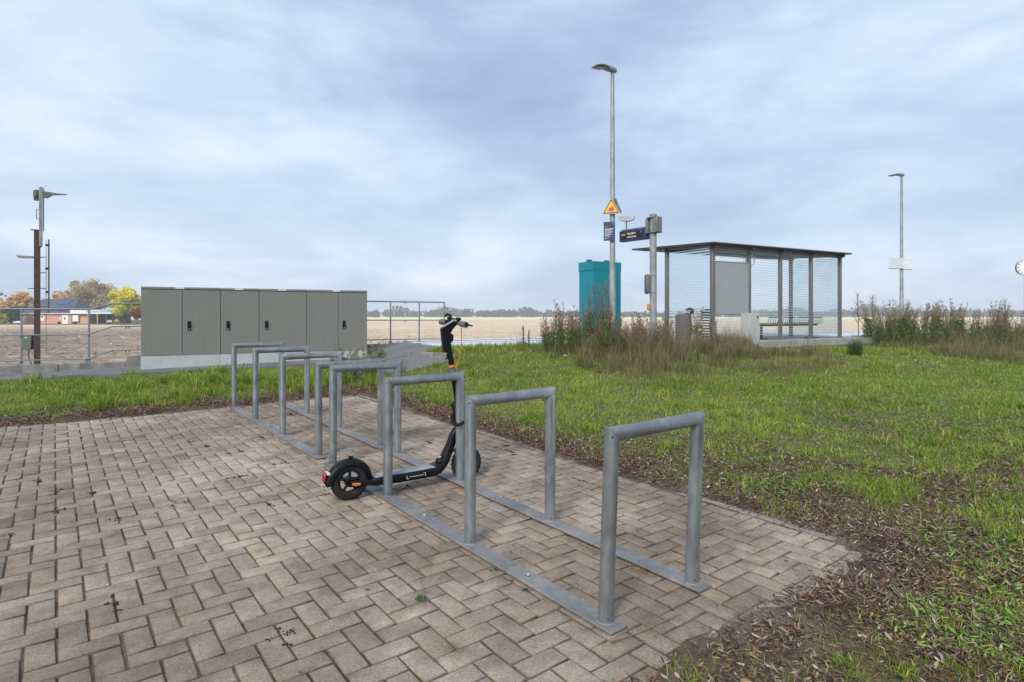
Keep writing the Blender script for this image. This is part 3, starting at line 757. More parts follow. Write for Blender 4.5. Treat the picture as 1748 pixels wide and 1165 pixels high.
mb.tube(pts, [.020, .031, .027, .024, .016], 12, 'black_matte'); mb.build('wrap', lk)
mb = MB(); cc = mid - dv * (hl * .35) - pv * .058
mb.box((0, 0, 0), (.05, .016, .034), 'black_satin', frameM((cc.x, cc.y, .552), (dv.x, dv.y, -.25)), .005); lbk = mb.build('lock_body', lk)
mb = MB(); Mq = frameM((cc.x - .012*dv.x, cc.y - .009-.012*dv.y, .553), (dv.x, dv.y, -.25))
mb.add([(-.010, -.001, .010), (-.004, -.001, .010), (.001, -.001, -.002), (.006, -.001, .008), (.012, -.001, .008), (.002, -.001, -.012)], [(0, 1, 2, 5), (2, 3, 4, 5)], 'label_pale', Mq); mb.build('lock_emblem', lbk)

# ------------------------------------------------------------------ grey cabinets
CA = math.atan2(2.06, 3.89)
CM0 = Matrix.Translation((-7.19, 11.57, 0)) @ Matrix.Rotation(CA, 4, 'Z')
def cabinet(x0, w, splits, handles, lab, stickx):
    o = CM0 @ Vector((x0, 0, 0)); o.z = .20
    r = thing('electrical_cabinet', lab, 'cabinet', o, CA, 'grey cabinets in a row on one plinth')
    def B(mb, name, par=r, **k): return mb.build(name, par, world=False, **k)
    D = .34; g_ = .006; zb = .285; zt = 1.60
    mb = MB(); mb.box((w / 2, D / 2, .13), (w - .004, D, .34), 'plinth', None, .006); B(mb, 'plinth')
    mb = MB(); mb.box((w / 2, D / 2 + .012, (zb + zt) / 2 + .01), (w - .008, D - .02, zt - zb + .0), 'cab_body', None, .006); mb.box((w / 2, D / 2 + .008, zb + .018), (w - .01, D - .002, .012), 'label_pale'); B(mb, 'body')
    mb = MB(); mb.box((w / 2, D / 2 - .004, zt + .028), (w - .003, D + .03, .052), 'cab_body', None, .012); ld = B(mb, 'lid')
    mb = MB(); mb.box((w * .48, -.0205, zt + .034), (.16, .003, .032), 'label_pale', None, .001); B(mb, 'lid_plate', ld)
    edges = [0] + splits + [w]
    for k in range(len(edges) - 1):
        a, b = edges[k] + g_, edges[k + 1] - g_; pitch = .03; n = max(2, int((b - a - .05) / pitch)); p = (b - a - .05) / n
        pr = [(a, .004), (a, -.012), (a + .02, -.012)]
        for q in range(n):
            xx = a + .025 + q * p; pr += [(xx, -.012), (xx + p * .12, -.0085), (xx + p * .30, -.0085), (xx + p * .42, -.012)]
        pr += [(b, -.012), (b, .004)]
        m = len(pr); vs = [(x, y, zb + .025) for x, y in pr] + [(x, y, zt - .004) for x, y in pr]
        fs = [(i, i + 1, i + 1 + m, i + m) for i in range(m - 1)] + [tuple(range(m)), tuple(range(2 * m - 1, m - 1, -1))]
        mb = MB(); mb.add(vs, fs, 'cab_door'); door = B(mb, 'door', smooth=0)
        for hx in handles:
            if a <= hx <= b:
                mb = MB(); mb.box((hx, -.022, .885), (.060, .022, .185), 'black_matte', None, .008); mb.box((hx, -.042, .90), (.030, .024, .13), 'black_satin', None, .008); mb.cyl((hx, -.034, .815), (hx, -.04, .815), .012, 14, 'steel_bright'); B(mb, 'handle', door)
        if k == 0:
            mb = MB(); mb.add([(.055, -.0130, zt - .07), (.085, -.0130, zt - .07), (.070, -.0130, zt - .043)], [(0, 1, 2)], 'sign_yellow'); mb.add([(.061, -.0134, zt - .066), (.079, -.0134, zt - .066), (.070, -.0134, zt - .050)], [(0, 1, 2)], 'black')
            B(mb, 'warning_sticker', door)
    return r
cabinet(0, 1.385, [.704], [.826], 'wide grey ribbed cabinet with two doors, leftmost of the row beside the railing', 0)
cabinet(1.385, .731, [], [.145], 'narrow grey ribbed cabinet with one door, second from left in the row', 0)
cabinet(2.116, .954, [], [.145], 'medium grey ribbed cabinet with one door, third from left in the row', 0)
cabinet(3.07, 1.33, [.675], [.803], 'wide grey ribbed cabinet with two doors, rightmost, with tall weeds before it', 0)

# ------------------------------------------------------------------ railing along the ramp
def railing():
    o = ST(-8.2, .0); r = thing('railing', 'galvanised three bar railing along the ramp behind the cabinets', 'railing', (o[0], o[1], .36), math.atan2(SD[1], SD[0]))
    def zt(s): return float(np.interp(s, [-12, -6.07, -5.69, -5.1, -.6, 2], [1.41, 1.41, 1.525, 1.53, 1.63, 1.62]))
    for s0 in (-9.19, -8.15, -7.11, -6.07, -4.7, -3.6, -2.5, -1.3, 0, .74, 1.42):
        x, y = ST(s0, .06); z0 = float(np.interp(s0, [-7, -5, 0], [.34, .45, .60])) - (.12)
        mb = MB(); mb.box((0, 0, 0), (.032, .032, zt(s0) - z0), 'rail_blue', frameM((x, y, (zt(s0) + z0) / 2), (*SD, 0)), .004)
        mb.box((0, 0, 0), (.09, .012, .16), 'rail_blue', frameM((x, y - .03, z0 + .10), (*SD, 0)), .002); mb.build('post', r)
    SS = [-11, -6.07, -5.69, -5.1, -.6, 1.44]
    for k, dz in enumerate((0, -.455, -.93)):
        pts = []
        for s0 in SS: x, y = ST(s0, .025 if k else .06); pts.append((x, y, zt(s0) + dz + (.0 if k == 0 else (-.035 if s0 < -6 else 0))))
        mb = MB(); mb.tube(pts, .0175 if k == 0 else .0125, 12, 'rail_blue'); b = mb.build('top_rail' if k == 0 else 'cross_rail', r)
        for s0 in (-5.45, -5.40, .35, .40):
            x, y = ST(s0, .02); z = zt(s0) + dz
            mb = MB(); mb.box((x, y - .01, z - .02), (.02, .03, .05), 'grey_frame', None, .004); mb.build('clamp', b)
railing()

# ------------------------------------------------------------------ lamps
def lamp(px, Y, ztop, z0, label, headdir, hl, extra=None):
    x = (px - CX) / F * Y; r = thing('street_lamp', label, 'street lamp', (x, Y, z0))
    mb = MB(); mb.tube([(x, Y, z0 - .2), (x, Y, z0 + 1.6), (x, Y, z0 + 1.62), (x, Y, ztop)], [.072, .066, .062, .038], 20, 'galv_pole'); mb.build('pole', r)
    mb = MB(); mb.box((x, Y - .066, z0 + .75), (.08, .012, .35), 'galv_pole', None, .004); mb.build('service_hatch', r)
    d = Vector((*headdir, 0)).normalized(); M = frameM((x, Y, ztop), d)   # local x points along the head
    secs = [(-.10, .035, .085, .0), (-.07, .06, .10, -.01), (.05, .075, .105, -.01), (.18, .085, .095, .0), (.30, .115, .070, .008), (.42, .135, .040, -.005), (.52, .12, .012, -.022), (hl, .05, -.010, -.028)]
    vs = []; fs = []; n = 10
    for (xx, hw, zt, zb) in secs:
        for k in range(n):
            an = 2 * math.pi * k / n; cz = (zt + zb) / 2; vs.append((xx, hw * math.cos(an), cz + (zt - zb) / 2 * (math.sin(an) if math.sin(an) > 0 else max(-1, math.sin(an) * 1.3))))
    for i in range(len(secs) - 1):
        for k in range(n): fs.append((i * n + k, i * n + (k + 1) % n, (i + 1) * n + (k + 1) % n, (i + 1) * n + k))
    fs += [tuple(range(n)), tuple(len(vs) - n + k for k in range(n))]
    mb = MB(); mb.add(vs, fs, 'lamp_grey', M); hd = mb.build('lamp_head', r, smooth=50)
    mb = MB(); mb.add([(.30, -.085, -.0), (.50, -.075, -.026), (.50, .075, -.026), (.30, .085, -.0), (.30, -.085, -.012), (.50, -.075, -.036), (.50, .075, -.036), (.30, .085, -.012)], [(0, 1, 2, 3), (4, 5, 6, 7), (0, 1, 5, 4), (1, 2, 6, 5), (2, 3, 7, 6), (3, 0, 4, 7)], 'lamp_glass', M); mb.build('lens', hd)
    return r, x
mat('lamp_grey', (.27, .26, .25), .5, .1); mat('lamp_glass', (.15, .13, .10), .2)
LY = 12.7; lampr, lx = lamp(1045.5, LY, CAMZ + 415 / F * LY, .50, 'tall galvanised lamp post with yellow warning triangle, in front of the teal box', (-.80, -.60), .56)
LY2 = 22.3; lampr2, lx2 = lamp(1539, LY2, CAMZ + 237 / F * LY2, .45, 'distant galvanised lamp post with a white station sign, right of the shelter', (-.95, -.25), .62)
# warning triangles on the first post
def triangle(face, right, name, label, front):
    M = faceM(face, right); r = thing(name, label, 'warning sign', face)
    h = .355; w = .40; k = .025
    def tri(s, z, mn, mb, th=.003):
        cy = h / 3; P = []
        for (x, y) in ((0, h * 2 / 3), (-w / 2, -h / 3), (w / 2, -h / 3)):
            P.append((x * s, y * s))
        # clipped corners
        Q = []
        for i in range(3):
            a, b, c = P[i - 1], P[i], P[(i + 1) % 3]
            for o_ in (a, c): Q.append((b[0] + (o_[0] - b[0]) * .07, b[1] + (o_[1] - b[1]) * .07))
        vs = [(x, y, z) for x, y in Q] + [(x, y, z - th) for x, y in Q]; n = 6
        mb.add(vs, [tuple(range(n)), tuple(range(2 * n - 1, n - 1, -1))] + [(i, (i + 1) % n, (i + 1) % n + n, i + n) for i in range(n)], mn, M)
    mb = MB(); tri(1.0, 0, 'galv_flat', mb, .012); mb.build('backing_plate', r, smooth=20)
    mb = MB(); tri(.985, .0015, 'plate_cream', mb); tri(.90, .0022, 'black', mb, .001); tri(.74, .003, 'sign_yellow', mb, .001); fc = mb.build('sign_face', r, smooth=20)
    mb = MB(); mb.add([(-.05, -.055, .0036), (.045, -.055, .0036), (.05, .0, .0036), (.02, .025, .0036), (-.03, .015, .0036), (-.055, -.015, .0036)], [(0, 1, 2, 3, 4, 5)], 'sign_red', M)
    mb.add([(.01, .03, .0038), (.035, .045, .0038), (.075, -.03, .0038), (.055, -.045, .0038)], [(0, 1, 2, 3)], 'sign_red', M); mb.add([(-.07, -.075, .0038), (.075, -.075, .0038), (.075, -.068, .0038), (-.07, -.068, .0038)], [(0, 1, 2, 3)], 'sign_red', M)
    mb.build('pictogram', fc, smooth=0)
    mb = MB(); mb.box((0, -.02, -.035), (.20, .03, .02), 'galv_flat', M); mb.build('bracket', r)
mat('plate_cream', (.75, .70, .52), .5)
yz = CAMZ + (538 - 356) / F * LY
triangle(Vector((lx - .045, LY - .10, yz - .02)), (.93, -.37, 0), 'warning_sign', 'yellow triangular warning sign facing the camera on the tall lamp post', True)
triangle(Vector((lx + .07, LY + .02, yz - .0)), (-.55, .83, 0), 'warning_sign', 'triangular warning sign seen from its grey back on the tall lamp post', False)
zt_ = CAMZ + (538 - 396) / F * LY
nb = thing('notice_board', 'small dark blue notice plate with white lines of text on the tall lamp post', 'notice', (lx - .05, LY - .09, zt_))
M = faceM(Vector((lx - .085, LY - .085, zt_)), (.93, -.37, 0))
mb = MB(); mb.box((0, 0, 0), (.235, .40, .006), 'notice_blue', M, .002); mb.build('plate', nb)
mb = MB(); random.seed(3)
for k, (yy, w_) in enumerate(((.175, .03), (.095, .05), (.05, .19), (.035, .17), (.012, .14), (-.005, .18), (-.03, .17), (-.045, .12), (-.07, .16), (-.085, .10), (-.115, .12), (-.155, .06))):
    xx = -.095; 
    if k == 0: xx = .07
    n_ = max(1, int(w_ / .03)); 
    for q in range(n_): wq = w_ / n_; mb.box((xx + wq * (q + .5), yy, .0036), (wq * .82, .009 if k != 2 else .012, .001), 'white_metal', M)
mb.build('lettering', nb, smooth=0)
# ------------------------------------------------------------------ departure display on its own post
DY = 13.3; dx = (1115 - CX) / F * DY
zt = CAMZ + 171 / F * DY
dp = thing('display_post', 'galvanised post carrying the departure display, left of the shelter', 'post', (dx, DY, .5))
mb = MB(); mb.tube([(dx, DY, .3), (dx, DY, zt)], .076, 24, 'galv_pole'); mb.build('pole', dp)
mb = MB(); mb.lathe([(.078, -.02), (.082, .0), (.07, .018), (0, .022)], 24, 'galv_pole', Matrix.Translation((dx, DY, zt))); mb.build('cap', dp)
sd = Vector((-.61, .79, 0)).normalized(); rt = -sd      # reader's right
zc = CAMZ + (538 - 384.5) / F * DY
mb = MB(); M = frameM((dx, DY, zc), (.79, .61, 0)); Mx = frameM((dx, DY, zc), (-sd.x, -sd.y, 0))
mb.box((.115, 0, 0), (.12, .20, .34), 'galv_flat', frameM((dx, DY, zc), rt), .012); mb.box((-.115, 0, -.02), (.06, .20, .34), 'galv_flat', frameM((dx, DY, zc), rt), .008)
for q in (-.17, .16): mb.box((.03, 0, q), (.26, .22, .02), 'galv_flat', frameM((dx, DY, zc), rt), .004)
mb.build('clamp_housing', dp)
dz = CAMZ + (538 - 397) / F * DY - .01
L = .80; c = Vector((dx, DY, dz)) + sd * (.14 + L / 2)
ds = thing('departure_display', 'dark blue hanging departure display with pale digits on the galvanised post', 'display', c)
Md = frameM(c, rt)
mb = MB(); mb.box((0, 0, 0), (L, .14, .25), 'navy', Md, .006); mb.build('housing', ds)
mb = MB(); mb.box((-.02, -.0712, .0), (L - .16, .004, .165), 'black', Md); pn = mb.build('screen', ds)
mb = MB()
for sx in (-.28, -.02, .22, .36): mb.box((sx, 0, .145), (.05, .06, .045), 'galv_flat', Md, .004)
mb.box((.05, 0, .150), (.86, .045, .028), 'galv_flat', Md, .003); mb.build('mounting_bar', ds)
fm = faceM(c - Vector(Md.col[1][:3]) * .0745, rt)
def disp(t, x, y, s): text_mesh(t, s, fm @ Matrix.Translation((x, y, 0)), 'led_text', 'led_lettering', pn, .0008)
disp('17:12', -.275, .028, .055); disp('RBE 50013', -.03, .040, .056); disp('12:00:10 Uhr', -.02, -.036, .054); disp('1', .25, .055, .05)
# pa speaker on top of the display
cs = c - rt * .24 + Vector((0, 0, .40))
ls = thing('loudspeaker', 'white tapered loudspeaker on a short stem above the departure display', 'loudspeaker', cs - Vector((0, 0, .24)))
mb = MB(); mb.tube([cs + Vector((0, 0, -.26)), cs + Vector((0, 0, -.04))], .016, 12, 'grey_frame'); mb.build('stem', ls)
mb = MB(); M = frameM(cs, (.96, -.28, 0))
top_ = [(-.17, -.10, .06), (.19, -.10, .05), (.19, .10, .05), (-.17, .10, .06)]; bot = [(-.13, -.075, -.03), (.03, -.075, -.055), (.03, .075, -.055), (-.13, .075, -.03)]; mid_ = [(.15, -.085, -.025), (.15, .085, -.025)]
vs = top_ + bot + mid_; mb.add(vs, [(0, 1, 2, 3), (0, 3, 7, 4), (4, 7, 6, 5), (5, 6, 9, 8), (8, 9, 2, 1), (0, 4, 5, 8, 1), (3, 2, 9, 6, 7)], 'white_metal', M); bd = mb.build('horn', ls, smooth=20)
mb = MB(); mb.add([(-.168, -.08, .045), (-.168, .08, .045), (-.14, .06, -.02), (-.14, -.06, -.02)], [(0, 1, 2, 3)], 'grey_frame', M @ Matrix.Translation((-.006, 0, 0))); mb.build('grille', bd)
# junction box + orange lamp on the post
bz = CAMZ + (538 - 485.5) / F * DY
jb = thing('junction_box', 'slim grey box strapped to the left side of the display post', 'box', (dx - .10, DY - .02, bz))
mb = MB(); mb.box((dx - .145, DY - .03, bz), (.085, .20, .44), 'grey_frame', None, .03); mb.build('case', jb)
mb = MB()
for q in (-.19, .19): mb.tube([(dx - .12, DY - .079, bz + q), (dx + .03, DY - .079, bz + q), (dx + .082, DY, bz + q), (dx + .03, DY + .08, bz + q), (dx - .12, DY + .08, bz + q)], .007, 6, 'galv_flat')
mb.build('strap', jb)
oz = CAMZ + (538 - 525) / F * DY
mb = MB(); mb.lathe([(0, -.075), (.03, -.06), (.04, 0), (.03, .06), (0, .075)], 16, 'amber', Matrix.Translation((dx - .105, DY, oz))); mb.box((dx - .08, DY, oz), (.03, .04, .06), 'grey_frame')
ob = mb.build('call_beacon', None); tag(ob, 'small orange rounded button housing low on the display post', 'beacon')

# ------------------------------------------------------------------ teal box
TM = Matrix.Translation((1.96, 14.5, .60)) @ Matrix.Rotation(math.radians(30), 4, 'Z')
tb = thing('relay_box', 'tall teal relay cabinet behind the lamp post and dark weeds', 'cabinet', (1.96, 14.5, .60), math.radians(30))
mb = MB(); mb.box((.45, .29, 1.12), (.88, .56, 1.72), 'teal', None, .004); mb.build('body', tb, False)
mb = MB(); mb.box((.445, .29, 1.90), (.90, .575, .22), 'teal', None, .003); mb.build('lid', tb, False)
mb = MB(); mb.box((.45, .29, .12), (.86, .54, .29), 'teal_base', None, .01); mb.build('plinth', tb, False)
mb = MB()
for x in (.12, .62): mb.lathe([(.07, .0), (.07, .05), (.055, .06), (0, .06)], 16, 'roof_dark', Matrix.Translation((x, .3 if x < .3 else .25, 2.01)))
mb.build('vent_cap', tb, False)
mb = MB(); mb.box((.45, .0085, 1.12), (.80, .006, 1.62), 'teal', None, .002); mb.build('door', tb, False)

# ------------------------------------------------------------------ shelter
def shelter():
    r = thing('waiting_shelter', 'grey framed glass waiting shelter with flat roof on the platform', 'shelter', (5.02, 14.96, .63), SHA)
    def B(mb, name, par=r, **k): return mb.build(name, par, world=False, **k)
    Lx, Dy, z0, H = 5.23, 1.6, 0.0, 2.42
    xs_ = [0, 1.333, 2.577, 3.89, Lx]
    def hz(y): return H + .12 * (y + .3) / 3.2       # roof rises a little to the tracks
    for x in xs_:
        mb = MB(); w = .10 if x == 0 else .075; mb.box((x, 0, H / 2 - .02), (w, .09, H - .02), 'grey_frame', None, .004); mb.box((x, 0, .012), (w + .06, .15, .022), 'grey_frame'); B(mb, 'post')
    for x in (0, Lx):
        mb = MB(); mb.box((x, Dy, H / 2 + .03), (.09, .09, H + .10), 'grey_frame', None, .004); mb.box((x, Dy, .012), (.15, .15, .022), 'grey_frame'); B(mb, 'post')
    for y in (0, Dy):
        mb = MB(); mb.box((Lx / 2, y + .001, hz(y) - .055), (Lx + .24, .07, .09), 'grey_frame', None, .004); B(mb, 'beam')
    for x in (0, 1.333, 2.577, 3.89, Lx):
        mb = MB(); zA, zB = hz(-.25), hz(2.75)
        mb.add([(x - .03, -.15, zA - .07), (x + .03, -.15, zA - .07), (x + .03, 2.4, zB - .045), (x - .03, 2.4, zB - .045), (x - .03, -.15, zA - .005), (x + .03, -.15, zA - .005), (x + .03, 2.7, zB - .005), (x - .03, 2.7, zB - .005)], [(0, 1, 2, 3), (4, 5, 6, 7), (0, 1, 5, 4), (1, 2, 6, 5), (2, 3, 7, 6), (3, 0, 4, 7)], 'grey_frame'); B(mb, 'rafter')
    mb = MB(); zA, zB = hz(-.25) + .002, hz(2.9) + .002; x0, x1, y0, y1 = -.22, Lx + .18, -.25, 2.8
    q = [(x0, y0, zA), (x1, y0, zA), (x1, y1, zB), (x0, y1, zB)]; t = [(a, b, c + .022) for a, b, c in q]
    mb.add(q + t, [(0, 1, 2, 3), (0, 1, 5, 4), (1, 2, 6, 5), (2, 3, 7, 6), (3, 0, 4, 7)], 'roof_dark'); mb.add([(a, b, c + .022) for a, b, c in q] + [(a, b, c + .045) for a, b, c in q], [(4, 5, 6, 7), (0, 1, 5, 4), (1, 2, 6, 5), (2, 3, 7, 6), (3, 0, 4, 7)], 'roof_dark')
    rf = B(mb, 'roof', smooth=0)
    mb = MB(); mb.box(((x0 + x1) / 2, y0 - .012, zA + .040), (x1 - x0 + .05, .02, .022), 'roof_edge'); B(mb, 'gutter', rf, smooth=0)
    def pane(xa, ya, xb, yb, za, zb_):
        d = Vector((xb - xa, yb - ya, 0)); L_ = d.length; d.normalize(); n_ = Vector((-d.y, d.x, 0)) * .004
        mb = MB(); a = Vector((xa, ya, 0)); b = Vector((xb, yb, 0))
        mb.add([a + Vector((0, 0, za)), b + Vector((0, 0, za)), b + Vector((0, 0, zb_)), a + Vector((0, 0, zb_))], [(0, 1, 2, 3)], 'striped_glass'); B(mb, 'glass_pane', smooth=0)
    pane(.05, 0, 1.295, 0, .10, .68); pane(.05, 0, 1.295, 0, 2.02, H - .10)
    for a, b in ((1.37, 2.54), (2.615, 3.85), (3.93, Lx - .04)): pane(a, 0, b, 0, .10, H - .10)
    pane(0, .045, 0, Dy - .045, .10, H - .06); pane(Lx, .045, Lx, Dy - .045, .10, H - .06)
    mb = MB(); mb.box((.68, -.02, 1.35), (1.20, .04, 1.32), 'panel_grey', None, .004); B(mb, 'display_board')
    for zq in (.685, 2.015):
        mb = MB(); mb.box((.68, -.042, zq), (1.22, .006, .02), 'grey_frame'); B(mb, 'board_frame')
    mb = MB(); mb.tube([(1.42 + .16 * math.cos(k * math.pi / 16), .03, 2.10 + .16 * math.sin(k * math.pi / 16)) for k in range(33)], .014, 8, 'label_pale', False); B(mb, 'ring_sign')
    mb = MB()
    for i in range(2):
        for j in range(3): mb.box((1.13 + i * .07, -.006, 2.06 + j * .075), (.026, .004, .032), 'grey_frame')
    B(mb, 'glass_marks', smooth=0)
    return r
shelter()
# bench of separate seats inside
bm0 = SM @ Matrix.Translation((0, 0, .63))
bn = thing('bench', 'dark wire seat bench standing inside the glass shelter', 'bench', bm0 @ Vector((3.2, .5, 0)), SHA)
bn.location.z = .63
mb = MB(); mb.box((.35, 0, .38), (2.7, .05, .05), 'black_matte'); mb.build('beam', bn, False)
for x in (-.75, 1.45):
    mb = MB(); mb.box((x, 0, .19), (.05, .05, .38), 'black_matte'); mb.box((x, 0, .01), (.08, .4, .02), 'black_matte'); mb.build('leg', bn, False)
for q in range(4):
    x = -.68 + q * .62; mb = MB()
    prof = [(.24, .43), (.18, .415), (.0, .40), (-.13, .42), (-.17, .47), (-.19, .60)]
    for k in range(6):
        xx = x + k * .1; mb.tube([(xx, y, z) for y, z in prof], .008, 6, 'black_matte')
    for (y, z) in (prof[0], prof[2], prof[-1]): mb.tube([(x, y, z), (x + .5, y, z)], .01, 6, 'black_matte')
    mb.build('seat', bn, False)
# litter bin and white box by the shelter
bx_, by_ = 4.36, 15.2; z0 = tz(bx_, by_) 
lb = thing('litter_bin', 'grey round litter bin with open black top, left of the shelter', 'bin', (bx_, by_, z0))
mb = MB(); mb.lathe([(0, 0), (.19, 0), (.20, .02), (.20, .74), (.185, .75), (.185, .1), (0, .1)], 28, 'grey_frame', Matrix.Translation((bx_, by_, .66 - .06))); mb.build('drum', lb)
mb = MB(); vs = []; n = 28
for k in range(n):
    a = 2 * math.pi * k / n; h = .80 + .05 * math.cos(a + .2); vs.append((bx_ + .205 * math.cos(a), by_ + .205 * math.sin(a), .60 + h - .06)); 
for k in range(n):
    a = 2 * math.pi * k / n; h = .80 + .05 * math.cos(a + .2); vs.append((bx_ + .205 * math.cos(a), by_ + .205 * math.sin(a), .60 + h))
mb.add(vs + [(bx_, by_, .60 + .80)], [(k, (k + 1) % n, (k + 1) % n + n, k + n) for k in range(n)] + [(k + n, (k + 1) % n + n, 2 * n) for k in range(n)], 'steel_bright'); mb.build('rim', lb)
mb = MB(); mb.tube([(bx_ + .06, by_ - .05, 1.42), (bx_ + .12, by_ - .05, 1.46), (bx_ + .21, by_, 1.44), (bx_ + .215, by_, 1.34)], .035, 10, 'black', squash=(2.2, .6)); mb.build('hood', lb)
wx, wy = 6.0, 15.05; Mw_ = frameM((0, 0, 0), (math.cos(SHA), math.sin(SHA), 0))
wb = thing('salt_box', 'pale grey square metal box with black lock, before the shelter', 'box', (wx, wy, .52), SHA)
mb = MB(); mb.box((0, 0, .43), (.36, .28, .80), 'box_pale', None, .006); mb.build('case', wb, False)
mb = MB(); mb.box((.10, -.146, .73), (.035, .014, .07), 'black', None, .004); mb.build('lock', wb, False)

# ------------------------------------------------------------------ station name sign on lamp 2, clock
zz = CAMZ + (538 - 451) / F * LY2
sg_ = thing('station_sign', 'pale double sided name sign in a v shape on the distant lamp post', 'sign', (lx2, LY2, zz))
for (dr, ln) in (((-.97, -.25, 0), .62), ((.97, -.10, 0), .32)):
    d = Vector(dr).normalized(); mb = MB(); c = Vector((lx2, LY2 - .06, zz)) + d * ln / 2 + Vector((0, 0, .02 if ln > .5 else -.01))
    mb.box((0, 0, 0), (ln, .04, .40), 'label_pale', frameM(c, d), .004); mb.build('panel', sg_)
    mb = MB(); mb.box((0, 0, -.205), (ln, .05, .02), 'grey_frame', frameM(c, d)); mb.build('panel_edge', sg_)
CY = 23.0; cx = (1751 - CX) / F * CY; cz = CAMZ + (538 - 457) / F * CY
ck = thing('platform_clock', 'round white station clock on a grey post at the right edge', 'clock', (cx + .05, CY, .4))
mb = MB(); mb.tube([(cx + .06, CY + .05, .2), (cx + .06, CY + .05, cz - .28)], .07, 16, 'galv_pole'); mb.build('post', ck)
cr = Vector((.96, -.28, 0)).normalized(); Mc = faceM((cx, CY, cz), cr)
mb = MB(); mb.lathe([(0, -.12), (.30, -.12), (.31, -.06), (.31, .0), (.295, .01), (.295, -.004), (0, -.004)], 36, 'grey_frame', Mc); mb.build('case', ck)
mb = MB(); mb.lathe([(0, .002), (.294, .002), (.294, -.002)], 36, 'white_paint', Mc); fc = mb.build('dial', ck)
mb = MB()
for k in range(12): mb.box((0, .245, .005), (.026 if k % 3 else .034, .065, .003), 'black', Mc @ Matrix.Rotation(-k * math.pi / 6, 4, 'Z'))
mb.build('hour_marks', fc, smooth=0)
mb = MB(); mb.box((0, .07, .010), (.028, .19, .003), 'black', Mc @ Matrix.Rotation(-math.radians(105), 4, 'Z')); mb.box((0, .10, .014), (.02, .26, .003), 'black', Mc @ Matrix.Rotation(-math.radians(60), 4, 'Z')); mb.build('hands', fc, smooth=0)

# ------------------------------------------------------------------ old railway signal at the left
def signal():
    Y = 13.8; X = (63.5 - CX) / F * Y; g0 = -.35
    def P(px, py, dy=0): v = W(px, py, Y); v.y += dy; return v
    r = thing('railway_signal', 'old brown railway signal mast with pointed arm and broken ladder at the left', 'signal mast', (X, Y, g0))
    mb = MB(); zt = P(63, 394).z; h = zt - g0; zc = (zt + g0) / 2
    Mq = frameM((X, Y, 0), (1, .76, 0)); mb.box((0, -.05, zc), (.118, .012, h), 'wood_pole', Mq); mb.box((0, .05, zc), (.118, .012, h), 'wood_pole', Mq); mb.box((.012, 0, zc), (.012, .088, h), 'wood_pole', Mq); mb.box((-.02, 0, zt + .01), (.20, .14, .014), 'signal_arm', Mq); mb.build('mast', r)
    mb = MB(); a, b = P(71.5, 320, -.03), P(71.5, 421, -.03); mb.box((0, 0, (a.z + b.z) / 2), (.068, .05, a.z - b.z), 'galv_pole', frameM((a.x, a.y, 0), (1, .76, 0)), .004); c = P(71.5, 423, -.03); mb.cyl(c + Vector((0, 0, .02)), c, .035, 10, 'black', r2=.008); mb.build('top_bar', r)
    mb = MB(); c = P(63, 332, .0); mb.box((c.x, c.y, c.z), (.115, .14, .20), 'signal_arm', None, .03)
    for q in (-.035, .0, .03): mb.box((c.x + q, c.y, c.z - .12), (.02, .08, .05), 'signal_arm')
    mb.build('signal_head', r)
    pts = [(75, 327), (88, 329), (100, 331), (113.5, 332), (113, 333.2), (98, 333.5), (88, 334), (84, 337), (80, 338.5), (75, 338.5)]
    f = [P(*p, -.035) for p in pts]; bk = [P(*p, .015) for p in pts]; n = len(f)
    mb = MB(); mb.add(f + bk, [tuple(range(n)), tuple(range(2 * n - 1, n - 1, -1))] + [(i, (i + 1) % n, (i + 1) % n + n, i + n) for i in range(n)], 'signal_arm'); mb.build('signal_arm', r, smooth=20)
    mb = MB(); mb.tube([P(69, 358), P(62.5, 358), P(62.5, 374), P(69, 374)], .009, 6, 'grey_frame'); mb.build('bracket', r)
    mb = MB(); mb.tube([P(74.5, 322), P(74.5, 395)], .010, 6, 'signal_arm'); mb.build('pull_rod', r)
    mb = MB(); mb.tube([P(83.3, 409), P(83.3, 508), P(82.6, 535)], .016, 6, 'signal_arm')
    mb.build('ladder_rail', r); mb = MB(); mb.tube([P(78.7, 410), P(78.7, 600)], .006, 6, 'grey_frame'); mb.build('wire', r)
    for y in (419, 459, 499):
        mb = MB(); c = P(81, y, -.02); mb.box(c, (.055, .03, .05), 'black', None, .004); mb.build('clamp', r)
    mb = MB(); mb.add([P(28, 436, -.02), P(60, 438, -.02), P(60, 441, -.02), P(33, 440.6, -.02), P(28, 436, .12), P(60, 438, .12), P(60, 441, .12), P(33, 440.6, .12)], [(0, 1, 2, 3), (4, 5, 6, 7), (0, 1, 5, 4), (1, 2, 6, 5), (2, 3, 7, 6), (3, 0, 4, 7)], 'galv_flat'); mb.build('side_arm', r, smooth=0)
    for (xa, xb, y) in ((67, 78.5, 439.5), (67, 77.5, 466), (48, 78.5, 492.7), (67, 80, 523.5), (67, 78.5, 583)):
        mb = MB(); mb.tube([P(xa, y), P(xb, y)], .012, 6, 'signal_arm'); mb.build('rung', r)
    g = thing('cable_box', 'small green metal box fixed beside the brown signal mast', 'box', P(49, 600))
    mb = MB(); a = P(41, 572); b = P(57, 597); mb.box(((a.x + b.x) / 2, a.y, (a.z + b.z) / 2), (b.x - a.x, .14, a.z - b.z), 'box_green', None, .015); mb.build('case', g)
    mb = MB(); c = P(48.5, 576.5, -.072); mb.box(c, (.05, .006, .022), 'white_metal'); mb.build('label_plate', g)
    mb = MB(); mb.tube([P(49.5, 597), P(49, 608), P(50, 615), P(56, 625)], .012, 8, 'black'); mb.build('cable', g)
    mb = MB(); a = P(57, 580); mb.box((a.x + .03, a.y, a.z), (.08, .03, .03), 'galv_flat'); mb.build('bracket', g)
